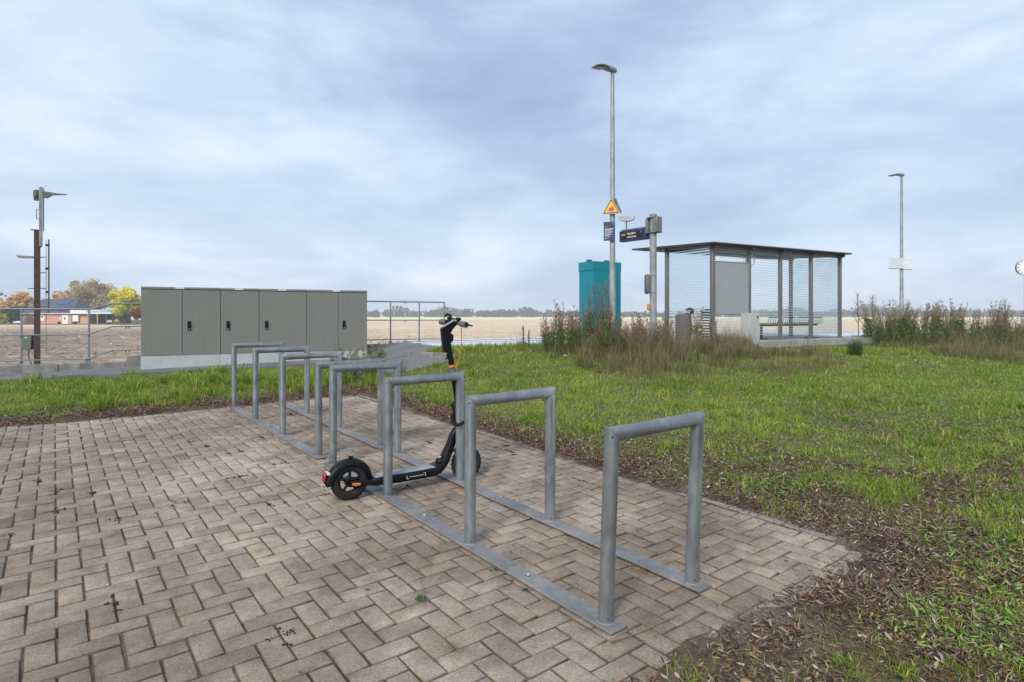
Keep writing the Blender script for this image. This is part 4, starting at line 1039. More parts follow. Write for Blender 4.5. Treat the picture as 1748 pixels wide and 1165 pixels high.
signal()

# ------------------------------------------------------------------ house, carport, car
def house():
    Y = 150.0; k = Y / F
    def X(px): return (px - CX) * k
    def Z(py): return CAMZ - (py - HY) * k
    gz = -.9
    r = thing('brick_house', 'low brick house with dark hipped roof and solar panels across the field', 'house', (X(90), Y, gz))
    mb = MB(); mb.box(((X(38) + X(122)) / 2, Y + 5, (gz + Z(535.5)) / 2), (X(122) - X(38), 10, Z(535.5) - gz), 'brick_wall'); mb.box(((X(121) + X(148)) / 2, Y + 5.2, (gz + Z(536)) / 2), (X(148) - X(121.5), 9.6, Z(536) - gz), 'brick_wall'); wl = mb.build('wall', r, smooth=0)
    mb = MB(); e = [(X(34.5), Y - .5, Z(535)), (X(122.5), Y - .5, Z(535)), (X(122.5), Y + 10.5, Z(535)), (X(34.5), Y + 10.5, Z(535))]; t = [(X(47), Y + 5, Z(509.5)), (X(110.5), Y + 5, Z(509.5))]
    m0 = [(X(35), Y + 1.2, Z(523)), (X(122), Y + 1.2, Z(523))]
    mb.add(e + t, [(0, 1, 5, 4), (1, 2, 5), (2, 3, 4, 5), (3, 0, 4), (0, 1, 2, 3)], 'roof_slate'); rf = mb.build('roof', r, smooth=0)
    sl = Vector((0, 5.5, Z(509.5) - Z(535))); nrm = Vector((0, -sl.z, sl.y)).normalized()
    for (a, b, c, d) in ((85, 103.5, 511.5, 521), (85, 113, 522.2, 531.5)):
        mb = MB(); f0 = (Z(d) - Z(535)) / sl.z; f1 = (Z(c) - Z(535)) / sl.z
        p = [Vector((X(a), Y - .5 + 5.5 * f0, Z(d))), Vector((X(b), Y - .5 + 5.5 * f0, Z(d))), Vector((X(b), Y - .5 + 5.5 * f1, Z(c))), Vector((X(a), Y - .5 + 5.5 * f1, Z(c)))]
        mb.add([q + nrm * .1 for q in p] + [q + nrm * .16 for q in p], [(4, 5, 6, 7), (0, 1, 5, 4), (1, 2, 6, 5), (2, 3, 7, 6), (3, 0, 4, 7)], 'solar'); mb.build('solar_panel', rf, smooth=0)
    mb = MB(); mb.box(((X(34.5) + X(122.5)) / 2, Y - .45, Z(535.6)), (X(122.5) - X(34.5), .2, .16), 'white_paint'); mb.build('eaves_board', rf, smooth=0)
    mb = MB(); mb.box(((X(122) + X(149.5)) / 2, Y + 4.5, (Z(528.5) + Z(536)) / 2), (X(149.5) - X(122.6), 10, Z(528.5) - Z(536)), 'white_paint'); mb.build('flat_roof', r, smooth=0)
    for (a, b, c, d) in ((66, 76, 538.5, 548), (124, 134, 538.5, 549)):
        mb = MB(); mb.box(((X(a) + X(b)) / 2, Y - .04, (Z(c) + Z(d)) / 2), (X(b) - X(a), .12, Z(c) - Z(d)), 'white_paint'); w = mb.build('window', r, smooth=0)
        if a < 100:
            mb = MB(); mb.box((X(72.3), Y - .12, Z(541)), (.45, .05, .35), 'window_dark'); mb.build('pane', w)
    mb = MB(); mb.box(((X(106.5) + X(117)) / 2, Y - .05, (Z(538) + gz) / 2), (X(117) - X(106.5), .14, Z(538) - gz), 'white_paint'); d_ = mb.build('door', r, smooth=0)
    mb = MB(); mb.box((X(111), Y - .14, Z(544)), (.35, .05, .5), 'window_dark'); mb.build('pane', d_)
    mb = MB(); mb.box((X(103.5), Y - .05, Z(544.5)), (.5, .1, .35), 'white_paint'); mb.build('letter_box', r)
    # carport
    c = thing('carport', 'open dark carport with white edge and timber posts beside the brick house', 'carport', (X(170), Y, gz))
    mb = MB(); mb.box(((X(149.8) + X(192)) / 2, Y + 3.5, Z(535)), (X(192) - X(149.8), 8, .3), 'white_paint'); mb.build('roof', c, smooth=0)
    mb = MB(); mb.box(((X(150) + X(192)) / 2, Y + 7.2, (Z(536.2) + gz) / 2), (X(192) - X(150), .2, Z(536.2) - gz), 'carport_dark'); mb.box((X(191.5), Y + 3.6, (Z(536.2) + gz) / 2), (.2, 7, Z(536.2) - gz), 'carport_dark'); mb.build('wall', c, smooth=0)
    for px in (151, 167.5): 
        mb = MB(); mb.box((X(px), Y - .2, (Z(536.3) + gz) / 2), (.22, .22, Z(536.3) - gz), 'timber')
        if px > 160: mb.tube([(X(px), Y - .2, Z(540)), (X(px - 4), Y - .2, Z(536.4))], .07, 6, 'timber'); mb.tube([(X(px), Y - .2, Z(540)), (X(px + 3), Y - .2, Z(536.4))], .07, 6, 'timber')
        mb.build('post', c, smooth=0)
    v = thing('parked_car', 'small white car parked under the dark carport', 'car', (X(181), Y + 2.5, gz))
    cxx = X(181); mb = MB()
    prof = [(-2.0, .35), (-2.02, .75), (-1.7, .92), (-.9, 1.0), (-.35, 1.42), (.9, 1.46), (1.6, 1.1), (1.95, .95), (2.0, .4)]
    Mv = frameM((cxx, Y + 3.4, gz), (0, 1, 0)); mb.prism(prof, -.82, .82, 'car_white', Mv); mb.build('body', v, smooth=40)
    mb = MB(); mb.prism([(-.95, 1.0), (-.36, 1.38), (-.30, 1.38), (-.85, .98)], -.7, .7, 'window_dark', Mv @ Matrix.Translation((-.04, 0, .01))); mb.build('windscreen', v, smooth=0)
    for x in (-1.25, 1.3):
        for y in (-.76, .76):
            mb = MB(); mb.cyl((x, y - .09, .31), (x, y + .09, .31), .31, 16, 'rubber', Mv); mb.build('wheel', v)
    for y in (-.58, .58): mb = MB(); mb.box((-2.0, y, .68), (.06, .3, .14), 'steel_bright', Mv, .01); mb.build('headlight', v)
    mb = MB(); 
    w = thing('outbuilding', 'low white building partly hidden behind the green shrub at the far left', 'building', (X(28), Y + 18, gz))
    a, b = (22 - CX) * (Y + 18) / F, (36 - CX) * (Y + 18) / F; z1 = CAMZ - (530 - HY) * (Y + 18) / F; z2 = CAMZ - (524 - HY) * (Y + 18) / F
    mb.box(((a + b) / 2, Y + 20, (gz + z1) / 2), (b - a, 4, z1 - gz), 'white_paint'); mb.build('wall', w, smooth=0)
    mb = MB(); mb.prism([(a - .3, z1), (b + .3, z1), ((a + b) / 2 + 2, z2), (a, z2)], Y + 17.7, Y + 22.3, 'roof_slate'); mb.build('roof', w, smooth=0)
house()

# ------------------------------------------------------------------ trees
def quads_cloud(C, size, col, flat=.5):
    """leaf quads centred on C"""
    n = len(C); u = rng.normal(size=(n, 3)); u /= np.linalg.norm(u, axis=1)[:, None]; w = rng.normal(size=(n, 3)); v = np.cross(u, w); v /= np.linalg.norm(v, axis=1)[:, None]
    s = (size * rng.uniform(.6, 1.3, n))[:, None] if np.isscalar(size) else size[:, None]
    V = np.stack([C - u * s - v * s * flat, C + u * s - v * s * flat, C + u * s + v * s * flat, C - u * s + v * s * flat], 1).reshape(-1, 3)
    T = np.arange(4 * n).reshape(-1, 4); return V, T, np.repeat(col, 4, axis=0)
def tree(px, pw, pt, pb, Y, cols, label, name='deciduous_tree', cat='tree', n=2600, trunkf=.18, cone=False, group=None, leaf=.22, gap=.5):
    X = (px - CX) / F * Y; k = Y / F; base = -.9 if Y > 60 else tz(X, Y); H = CAMZ - (pt - HY) * k - base; R = pw / 2 * k
    r = thing(name, label, cat, (X, Y, base), 0, group)
    z0 = H * trunkf; cz = (H + z0) / 2; hz_ = (H - z0) / 2
    # clump centres
    m = 46 if not cone else 40; C = []
    while len(C) < m:
        p = rng.uniform(-1, 1, 3)
        if cone:
            rr = (1 - (p[2] + 1) / 2) * .95 + .05
            if math.hypot(p[0], p[1]) > rr: continue
        elif np.linalg.norm(p) > 1 or (np.linalg.norm(p) < .35): continue
        elif p[2] < -.75: continue
        C.append(p)
    C = np.array(C) * np.array([R * .86, R * .86, hz_ * .88]) + np.array([0, 0, cz])
    cs = rng.uniform(.16, .34, m) * (R if not cone else R * .6)
    idx = rng.integers(0, m, n); P = rng.normal(size=(n, 3)); P = P / np.linalg.norm(P, axis=1)[:, None] * rng.uniform(.3, 1, n)[:, None] ** gap
    P = C[idx] + P * cs[idx][:, None] * np.array([1, 1, .8])
    pal = np.array(cols); cc = pal[rng.integers(0, len(pal), m)][idx] * rng.uniform(.75, 1.25, (n, 1))
    V, T, col = quads_cloud(P, leaf, cc, .7)
    np_mesh('crown', V, T, np.clip(col, 0, 1), 'foliage', r, world=False)
    mb = MB(); tr = max(.05, R * .055)
    mb.tube([(0, 0, -.3), (0, 0, z0), (R * .05, 0, cz), (0, 0, H * .9)], [tr * 1.2, tr, tr * .6, tr * .12], 8, 'bark')
    for q in range(12):
        t = C[rng.integers(0, m)]; b = rng.uniform(z0 * .8 + .02 * H, cz)
        mb.tube([(0, 0, b), (t[0] * .5, t[1] * .5, (b + t[2]) / 2 + .03 * H), tuple(t)], [tr * .45, tr * .28, tr * .06], 5, 'bark')
    mb.build('trunk', r, world=False)
    return r
ORG = [(.86, .50, .11), (.92, .60, .15), (.66, .40, .13)]; BRN = [(.52, .38, .18), (.62, .46, .24), (.44, .35, .15), (.66, .52, .30)]
YEL = [(.92, .78, .04), (.82, .72, .04), (.58, .62, .05), (.95, .84, .12)]; RED = [(.36, .07, .03), (.46, .12, .04), (.24, .06, .03)]; GRN = [(.06, .13, .04), (.10, .18, .05), (.14, .22, .06)]
tree(156, 84, 477, 553, 172, BRN, 'large rounded brown tree behind the house and carport', n=7000, leaf=.22)
tree(213, 58, 491, 553, 140, YEL, 'bright yellow green tree right of the carport', n=5000, leaf=.20, trunkf=.10)
tree(234, 20, 521, 553, 135, RED, 'small dark red tree close to the grey cabinets', n=1600, leaf=.16)
tree(106, 30, 493, 545, 185, [(.78, .50, .08), (.70, .40, .06)], 'yellow orange tree showing above the right end of the roof', n=1800)
tree(94, 13, 491, 545, 190, [(.10, .16, .10), (.14, .20, .13)], 'slim dark conifer rising behind the roof', 'conifer', 'tree', n=1500, cone=True)
tree(40, 34, 495, 545, 182, ORG, 'orange tree rising behind the left end of the roof', n=2400)
tree(16, 26, 507, 550, 176, ORG, 'broad orange brown tree at the far left behind the green shrub', n=2400)
tree(10, 10, 499, 545, 200, [(.11, .17, .11), (.14, .20, .13)], 'small dark conifer tip at the far left', 'conifer', 'tree', n=900, cone=True)
tree(-4, 22, 496, 545, 188, [(.60, .50, .10), (.5, .42, .12)], 'yellowish tree cut by the left edge of the photo', n=1600)
tree(28, 26, 505, 545, 205, [(.12, .11, .10), (.16, .15, .12)], 'dark leafless looking tree between the two orange trees', n=1200)
tree(20, 34, 522, 554, 146, GRN, 'dark green rounded shrub left of the brick house', 'shrub', 'shrub', n=2400, trunkf=.03)
tree(2, 18, 536, 554, 143, [(.70, .62, .08), (.5, .5, .08)], 'yellow shrub at the far left field edge', 'shrub', 'shrub', n=1200, trunkf=.03)
for px, lab in ((101, 'small round bush left of the white house door'), (128.5, 'small round bush right of the white house door')):
    tree(px, 5, 549.5, 553.5, 147, [(.14, .08, .05), (.12, .14, .05)], lab, 'bush', 'bush', n=300, leaf=.12, trunkf=.05)
tree(200, 9, 545, 553.5, 139, YEL, 'low yellow bush at the foot of the yellow tree', 'bush', 'bush', n=400, leaf=.14, trunkf=.03)
# far wood on the horizon: one mass
Cs = []; cl = []
for q in range(1500):
    px = random.uniform(-150, 1950); Y = random.uniform(560, 760); X = (px - CX) / F * Y
    env = .25 + 1.0 * float(fbm(np.array([px * .006 + 3]), np.array([.5]), 3)[0]) + .9 * max(0, float(vnoise(np.array([px * .028]), np.array([9.1]))) - .42)
    if 1460 < px < 1570: env += .55
    if 640 < px < 760: env += .15
    h = 8.5 * env * random.uniform(.55, 1.05)
    n = 26; th = rng.uniform(0, 6.28, n); rr = rng.uniform(0, 1, n) ** .5 * h * .42; zz = rng.uniform(0, 1, n)
    P = np.stack([X + rr * np.cos(th), Y + rr * np.sin(th), -1.0 + h * (.06 + .94 * zz * (1 - .25 * (rr / h)))], 1); Cs.append(P)
    c = random.choice([(.05, .07, .045), (.07, .09, .05), (.10, .11, .06), (.13, .12, .06)]); cl.append(np.tile(c, (n, 1)))
C = np.concatenate(Cs); V, T, col = quads_cloud(C, 1.0, np.concatenate(cl), .8)
tag(np_mesh('distant_wood', V, T, col, 'foliage'), 'hazy line of distant trees along the whole horizon', 'wood', kind='stuff')

# ------------------------------------------------------------------ grass, litter
def blades(x, y, h, w, col, lean=.35, name='grass', label=None, z=None, mn='grass_blade', group=None):
    n = len(x); z = terrain(x, y) if z is None else z
    th = rng.uniform(0, 2 * np.pi, n); ln = rng.normal(0, lean, (n, 2)) * h[:, None]; dx, dy = np.cos(th) * w, np.sin(th) * w
    b = np.stack([x, y, z - .004], 1); m = b + np.stack([ln[:, 0] * .35, ln[:, 1] * .35, h * .58], 1); t = b + np.stack([ln[:, 0], ln[:, 1], h * np.clip(1 - (ln[:, 0] ** 2 + ln[:, 1] ** 2) / (h ** 2 + 1e-6) * .45, .4, 1)], 1)
    e = np.stack([dx, dy, np.zeros(n)], 1)
    V = np.stack([b - e, b + e, m - e * .75, m + e * .75, t], 1).reshape(-1, 3)
    k = np.arange(n)[:, None] * 5; T = np.concatenate([k + np.array([[0, 1, 3]]), k + np.array([[0, 3, 2]]), k + np.array([[2, 3, 4]])], 1).reshape(-1, 3)
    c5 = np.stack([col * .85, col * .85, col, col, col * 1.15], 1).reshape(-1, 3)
    o = np_mesh(name, V, T, np.clip(c5, 0, 1), mn); return o
def sample(n, y0, y1, pw=1.0, xr=.93):
    """points inside the camera's wedge (with margin), denser near"""
    u = rng.random(n); Y = y0 * (y1 / y0) ** u if pw == 1 else y0 + (y1 - y0) * u; X = rng.uniform(-xr, xr, n) * (Y + .6) ; return X, Y
def gcol(x, y, n):
    a = fbm(x * 1.1, y * 1.1, 3); b = rng.random(n); g1 = np.array([.150, .275, .026]); g2 = np.array([.315, .415, .050]); g3 = np.array([.50, .49, .12]); g4 = np.array([.50, .38, .19])
    k = np.clip((a - .3) * 2 + (b - .5) * .8, 0, 1)[:, None]; c = g1 * (1 - k) + g2 * k
    k2 = (b > .82 - .22 * sst(.5, .7, fbm(x * 2.3 + 20, y * 2.3, 3)))[:, None]; c = np.where(k2, g3, c); c = np.where((b > .965)[:, None], g4, c); return c * rng.uniform(.75, 1.25, (n, 1))
def leafiness(x, y):
    a, b = ab(x, y); d = dout(x, y)
    near = sst(8.5, 3.4, y) * sst(-.6, .3, b - 1.0) * (.30 + .9 * sst(.32, .58, fbm(x * 1.3 + 4, y * 1.3, 3)))
    right = .55 * sst(.55, .9, x / np.maximum(y, .1)) * sst(9, 4, y)
    strip = sst(.65, .12, np.abs(d - .22)) * (d > -.15) * (.5 + .5 * (b > 1)) * (.35 + .65 * sst(.40, .55, fbm(x * 2.2 + 15, y * 2.2, 3))) 
    farp = sst(.9, .3, np.abs(a - 6.75)) * (b < 2.2)
    return np.clip(np.maximum(np.maximum(near, right), np.maximum(strip * .8, farp)), 0, 1)
ok = lambda x, y, m=.02: (~on_path(x, y, -.03)) & (~on_platform(x, y, -.05)) & (st(x, y)[1] < .0)
def slabnear(x, y):
    c, s_ = math.cos(SHA), math.sin(SHA); X = (x - 5.02) * c + (y - 14.96) * s_; Y = -(x - 5.02) * s_ + (y - 14.96) * c
    return sst(1.0, .3, np.maximum(np.maximum(2.2 - X, X - 6.5), np.maximum(-.4 - Y, Y - 2.1)))
def in_slab(x, y):
    c, s = math.cos(SHA), math.sin(SHA); X = (x - 5.02) * c + (y - 14.96) * s; Y = -(x - 5.02) * s + (y - 14.96) * c
    return (X > -.72) & (X < 6.52) & (Y > -.42) & (Y < 2.12)
x, y = sample(620000, 1.75, 20)
d = dout(x, y); a, b = ab(x, y); s, t = st(x, y)
L_ = leafiness(x, y); pat = fbm(x * 2.3 + 30, y * 2.3, 3)
edge = sst(.05, .55, d + (pat - .5) * .8); edge = np.where((a > 6.2) & (b < 1.6), sst(.25, .75, d + (pat - .5) * .4), edge)
p = edge * np.clip(1 - L_ * 1.15 * (.45 + .9 * sst(.42, .5, fbm(x * 4.2, y * 4.2, 2))), .0, 1) * (.35 + .65 * sst(.34, .46, fbm(x * 7 + 8, y * 7, 2))); p = np.where(L_ > .6, p * .8 + .05 * (pat > .56), p)
p = np.maximum(p, .55 * (fbm(x * 6.5 + 3, y * 6.5, 2) > .68) * (d > .15))
N_ = sst(5.4, 3.7, y) * (b > .3); p = p * (1 - N_) + N_ * (.05 + .7 * sst(.53, .64, fbm(x * 2.9 + 1, y * 2.9 + 6, 3))) * edge
p = p * (.40 + .60 * sst(.36, .56, fbm(x * 9, y * 9 + 3, 3)))
keep = (rng.random(len(x)) < p) & ok(x, y) & (~in_slab(x, y)) & (d > .03); x, y = x[keep], y[keep]; d = d[keep]; a, b = ab(x, y); s, t = st(x, y)
n = len(x); hp = fbm(x * 1.9 + 11, y * 1.9, 3)
h = (.018 + .040 * sst(.4, .7, hp)) * rng.uniform(.5, 1.6, n) + .030 * sst(4, 9, y) * rng.random(n)
left = (b < 1.7) & (a > 6.3); h = np.where(left, h * .85 + .015 * rng.random(n) + .045 * sst(.52, .72, fbm(x * 2.7, y * 2.7, 2)), h)
h = h + .10 * sst(-5.2, -3.5, t) * rng.random(n) * (s > 0) * (s < 8)
w = (.0010 + .00036 * y) * rng.uniform(.7, 1.3, n)
h = h * (1 - .6 * slabnear(x, y)) * np.where(left, .45 + .55 * sst(0, 1.0, np.minimum(1.0, -t - 1.2)), 1)
col = gcol(x, y, n); far = sst(-6, -3.6, t)[:, None] * (s > 1)[:, None] * (rng.random((n, 1)) < .35); col = col * (1 - far) + np.array([.30, .26, .12]) * far
tag(blades(x, y, h, w, col, .55), 'green lawn grass between the paving and the platform', 'grass', kind='stuff')
# longer tufts
tx, ty, hh = [], [], []
def tuft(X, Y, n, r, h, cl=None):
    tx.append(X + rng.normal(0, r, n)); ty.append(Y + rng.normal(0, r, n)); hh.append(h * rng.uniform(.55, 1.1, n))
cands = 0
while cands < 420:
    Y = 2 * (15 / 2) ** random.random(); X = random.uniform(-.9, .9) * Y; dd = float(dout(np.array([X]), np.array([Y]))[0]); S0, T0 = st(X, Y)
    if dd < .4 or not ok(np.array([X]), np.array([Y]))[0] or in_slab(np.array([X]), np.array([Y]))[0]: continue
    aa, bb = ab(X, Y); sc__ = min(1, max(.4, Y / 7)); tuft(X, Y, random.randint(25, 80), random.uniform(.02, .06) * (1 + Y * .08), sc__ * random.uniform(.08, .15) * (1.5 if (bb < 1.8 and aa > 6.4) else 1)); cands += 1
for q in range(46):   # tall coarse tufts at the end of the rack
    X, Y = AB(random.uniform(6.9, 8.9), random.uniform(-1.4, 2.3)); tuft(X, Y, 60, .05, random.uniform(.18, .34))
x = np.concatenate(tx); y = np.concatenate(ty); h = np.concatenate(hh); n = len(x); k = ok(x, y) & (~in_slab(x, y)) & (dout(x, y) > .05); x, y, h = x[k], y[k], h[k]; n = len(x)
tag(blades(x, y, h, (.0014 + .0004 * y) * rng.uniform(.7, 1.3, n), gcol(x, y, n) * .95, .6, 'grass_tufts'), 'taller grass tufts standing out of the lawn', 'grass', kind='stuff')
# thatch: pale dead blades lying in the lawn, and low broad leaves
x, y = sample(120000, 1.9, 15); a, b = ab(x, y); d = dout(x, y); k = (d > .15) & ok(x, y) & (~in_slab(x, y)) & (rng.random(len(x)) < .25 + .75 * sst(.45, .6, fbm(x * 1.6 + 40, y * 1.6, 3))); x, y = x[k], y[k]; n = len(x)
pal = np.array([(.42, .34, .17), (.34, .27, .13), (.50, .42, .24), (.28, .24, .10)]); tag(blades(x, y, rng.uniform(.015, .06, n), (.0010 + .0003 * y) * rng.uniform(.7, 1.2, n), pal[rng.integers(0, 4, n)] * rng.uniform(.7, 1.2, (n, 1)), .95, 'thatch'), 'pale dead blades matted in the lawn', 'grass', kind='stuff')
# dry tan grasses between the lawn and the platform
n0 = 60000; s0 = np.concatenate([rng.uniform(1.6, 8.0, n0), rng.uniform(11.5, 26, n0)]); t0_ = np.concatenate([rng.normal(-5.0, .85, n0), rng.normal(-7.0, 1.1, n0) + .12 * (s0[n0:] - 12)])
x = SO[0] + SD[0] * s0 + SN[0] * t0_; y = SO[1] + SD[1] * s0 + SN[1] * t0_
cl = fbm(x * 1.9 + 7, y * 1.9, 4); keep = (rng.random(2 * n0) < sst(.40, .62, cl)) & ok(x, y) & (~in_slab(x, y)) & (y > 8.6) & (np.abs(x) < y); x, y, cl = x[keep], y[keep], cl[keep]; n = len(x)
tall = rng.random(n) < .10
h = rng.uniform(.04, .26, n) * (.4 + .9 * sst(.42, .7, cl)); h = np.where(tall, rng.uniform(.3, .75, n) * (.6 + .6 * sst(.4, .7, cl)), h); pal = np.array([(.33, .26, .14), (.25, .18, .11), (.22, .27, .08), (.14, .21, .04), (.28, .18, .11), (.12, .18, .04)]); ci = rng.integers(0, 6, n); ci = np.where(tall, rng.integers(0, 2, n), ci); col = pal[ci] * rng.uniform(.65, 1.3, (n, 1))
tag(blades(x, y, h, np.where(tall, .0028, .0012 + .0003 * y), col, .34, 'dry_grass'), 'tall dry tan grass mixed with green before the platform', 'grass', kind='stuff')
# verge grass beyond the far kerb on the right of the shelter and weeds between pavers
n = 2600; aa = rng.uniform(-2.5, 6.3, n); bb = rng.uniform(-4.8, 1.6, n)
cell = np.round(bb / .1) * .1 + .03; bb = np.where(rng.random(n) < .5, cell, bb); X = RO[0] + RU[0] * aa + RV[0] * bb; Y = RO[1] + RU[1] * aa + RV[1] * bb
kk = (fbm(X * 2 + 3, Y * 2, 2) > .62) & (Y > 1) & (dout(X, Y) < 0); X, Y = X[kk], Y[kk]; n = len(X)
tag(blades(X, Y, rng.uniform(.006, .02, n), np.full(n, .0013), gcol(X, Y, n), .8, 'joint_moss'), 'tiny grass and moss sprouts in the paving joints', 'moss', kind='stuff')

def leaves(x, y, size, col, name, label, zoff=.004, curl=.35):
    n = len(x); z = terrain(x, y) ; d = dout(x, y); z = np.where(d < -.02, np.maximum(z, plane(x, y)), z) + zoff
    th = rng.uniform(0, 2 * np.pi, n); L = size; Wd = L * rng.uniform(.16, .34, n); tl = rng.normal(0, .28, (n, 2))
    ux = np.stack([np.cos(th), np.sin(th), tl[:, 0]], 1); vx = np.stack([-np.sin(th), np.cos(th), tl[:, 1]], 1); c = np.stack([x, y, z + np.abs(tl[:, 0]) * L * .5 + np.abs(tl[:, 1]) * Wd * .5], 1)
    cu = (rng.uniform(-.1, curl, n) * L); up = np.array([0, 0, 1.])
    pts = []
    for (fu, fv, fz) in ((-1, 0, .55), (-.45, -.85, .35), (-.45, .85, .35), (-.45, 0, 0), (.35, -.8, .3), (.35, .8, .3), (.35, 0, 0), (1, 0, .6)):
        pts.append(c + ux * (fu * L / 2)[:, None] + vx * (fv * Wd / 2 * 1.0)[:, None] + up * (fz * cu)[:, None])
    V = np.stack(pts, 1).reshape(-1, 3); k = np.arange(n)[:, None] * 8
    Tq = [(0, 1, 3), (0, 3, 2), (1, 4, 6), (1, 6, 3), (2, 3, 6), (2, 6, 5), (4, 7, 6), (5, 6, 7)]
    T = np.concatenate([k + np.array([q]) for q in Tq], 1).reshape(-1, 3)
    c8 = np.repeat(col[:, None, :], 8, 1) * rng.uniform(.85, 1.15, (n, 8, 1))
    return tag(np_mesh(name, V, T, np.clip(c8.reshape(-1, 3), 0, 1), 'leaf_litter'), label, 'leaves', kind='stuff')
LP = np.array([(.15, .085, .052), (.085, .045, .028), (.22, .14, .095), (.20, .14, .115), (.34, .26, .20), (.055, .030, .020), (.13, .085, .065), (.20, .075, .035), (.11, .075, .055), (.46, .39, .32), (.07, .04, .03), (.27, .17, .08)])
x, y = sample(230000, 1.75, 13)
d = dout(x, y); a, b = ab(x, y); L_ = leafiness(x, y); cl = fbm(x * 3 + 50, y * 3, 2)
p = np.clip(L_ * 1.15, 0, 1) * sst(-.05, .15, d) + .02 * (d > 0) + .10 * sst(.55, .7, cl) * (d > .2) * sst(9, 4, y)
keep = (rng.random(len(x)) < p) & ok(x, y); x, y = x[keep], y[keep]; n = len(x)
leaves(x, y, (.018 + .022 * rng.random(n)) * (1 + .03 * y), LP[rng.integers(0, len(LP), n)] * rng.uniform(.7, 1.2, (n, 1)), 'leaf_litter', 'fallen brown leaves lying on soil and grass', .006)
DR = np.array([(.17, .075, .045), (.24, .125, .085), (.33, .22, .17), (.11, .05, .03), (.28, .16, .12), (.15, .09, .07)])
n = 15000; aa = np.concatenate([6.28 + .22 * rng.random(n) + np.abs(rng.normal(0, .33, n)), rng.uniform(1.4, 6.9, n)]); bb = np.concatenate([rng.uniform(-4.2, 2.4, n), 1.70 + np.abs(rng.normal(0, .26, n))])
aa[:n] = aa[:n] - .045 * np.minimum(bb[:n], 0); X = RO[0] + RU[0] * aa + RV[0] * bb; Y = RO[1] + RU[1] * aa + RV[1] * bb; k = rng.random(2 * n) < (.35 + .65 * sst(.42, .55, fbm(X * 3, Y * 3, 2))); k[n:] &= rng.random(n) < .55; X, Y = X[k], Y[k]; n = len(X)
leaves(X, Y, .018 + .026 * rng.random(n), DR[rng.integers(0, 6, n)] * rng.uniform(.6, 1.25, (n, 1)), 'leaf_drift', 'reddish brown leaves drifted along the paving edge', .010, .5)
n = 2600; aa = rng.uniform(.15, 2.2, n); bb = WID - .062 - np.abs(rng.normal(0, .016, n)); k = fbm(aa * 5, aa * 0 + 3, 2) > .42; aa, bb = aa[k], bb[k]; n = len(aa); X = RO[0] + RU[0] * aa + RV[0] * bb; Y = RO[1] + RU[1] * aa + RV[1] * bb
leaves(X, Y, .005 + .007 * rng.random(n), np.array([.42, .28, .14]) * rng.uniform(.5, 1.3, (n, 1)), 'seed_debris', 'tan seed debris gathered along the inner rail', .004)
# chopped crumbs of leaf and bark on soil
x, y = sample(150000, 1.75, 9); L_ = leafiness(x, y); d = dout(x, y); keep = (rng.random(len(x)) < L_ * .9 * (d > -.05)) & ok(x, y); x, y = x[keep], y[keep]; n = len(x)
leaves(x, y, .007 + .011 * rng.random(n), LP[rng.integers(0, len(LP), n)] * rng.uniform(.6, 1.1, (n, 1)), 'leaf_crumbs', 'small crumbs of leaf and bark on the soil', .003)
# sparse leaves on the paving
n = 2100; aa = rng.uniform(-2.6, 6.4, n); bb = rng.uniform(-5, 1.65, n); kk = rng.random(n) < (.10 + .35 * sst(4.8, 6.4, aa) * (bb > -3) + .42 * sst(.5, 1.6, bb) + .25*sst(3,6,aa)*(bb>-.2)); aa, bb = aa[kk], bb[kk]
X = RO[0] + RU[0] * aa + RV[0] * bb; Y = RO[1] + RU[1] * aa + RV[1] * bb; kk = (Y > 1.2); X, Y = X[kk], Y[kk]; n = len(X)
leaves(X, Y, .012 + .022 * rng.random(n), LP[rng.integers(0, len(LP), n)] * .6, 'scattered_leaves', 'single small dark leaves scattered on the paving', .005)
x, y = sample(60000, 1.9, 12); d = dout(x, y); cl = fbm(x * 2.1 + 70, y * 2.1, 3); k = (d > .25) & ok(x, y) & (~in_slab(x, y)) & (rng.random(len(x)) < sst(.50, .62, cl)); x, y = x[k], y[k]; n = len(x); pal = np.array([(.13, .24, .03), (.20, .32, .05), (.09, .17, .03), (.26, .33, .08)])
o = leaves(x, y, (.016 + .022 * rng.random(n)) * (1 + .03 * y), pal[rng.integers(0, 4, n)] * rng.uniform(.7, 1.2, (n, 1)), 'broad_leaf_weeds', 'low broad leaved green weeds in the lawn', .016, .3)
o['category'] = 'weeds'
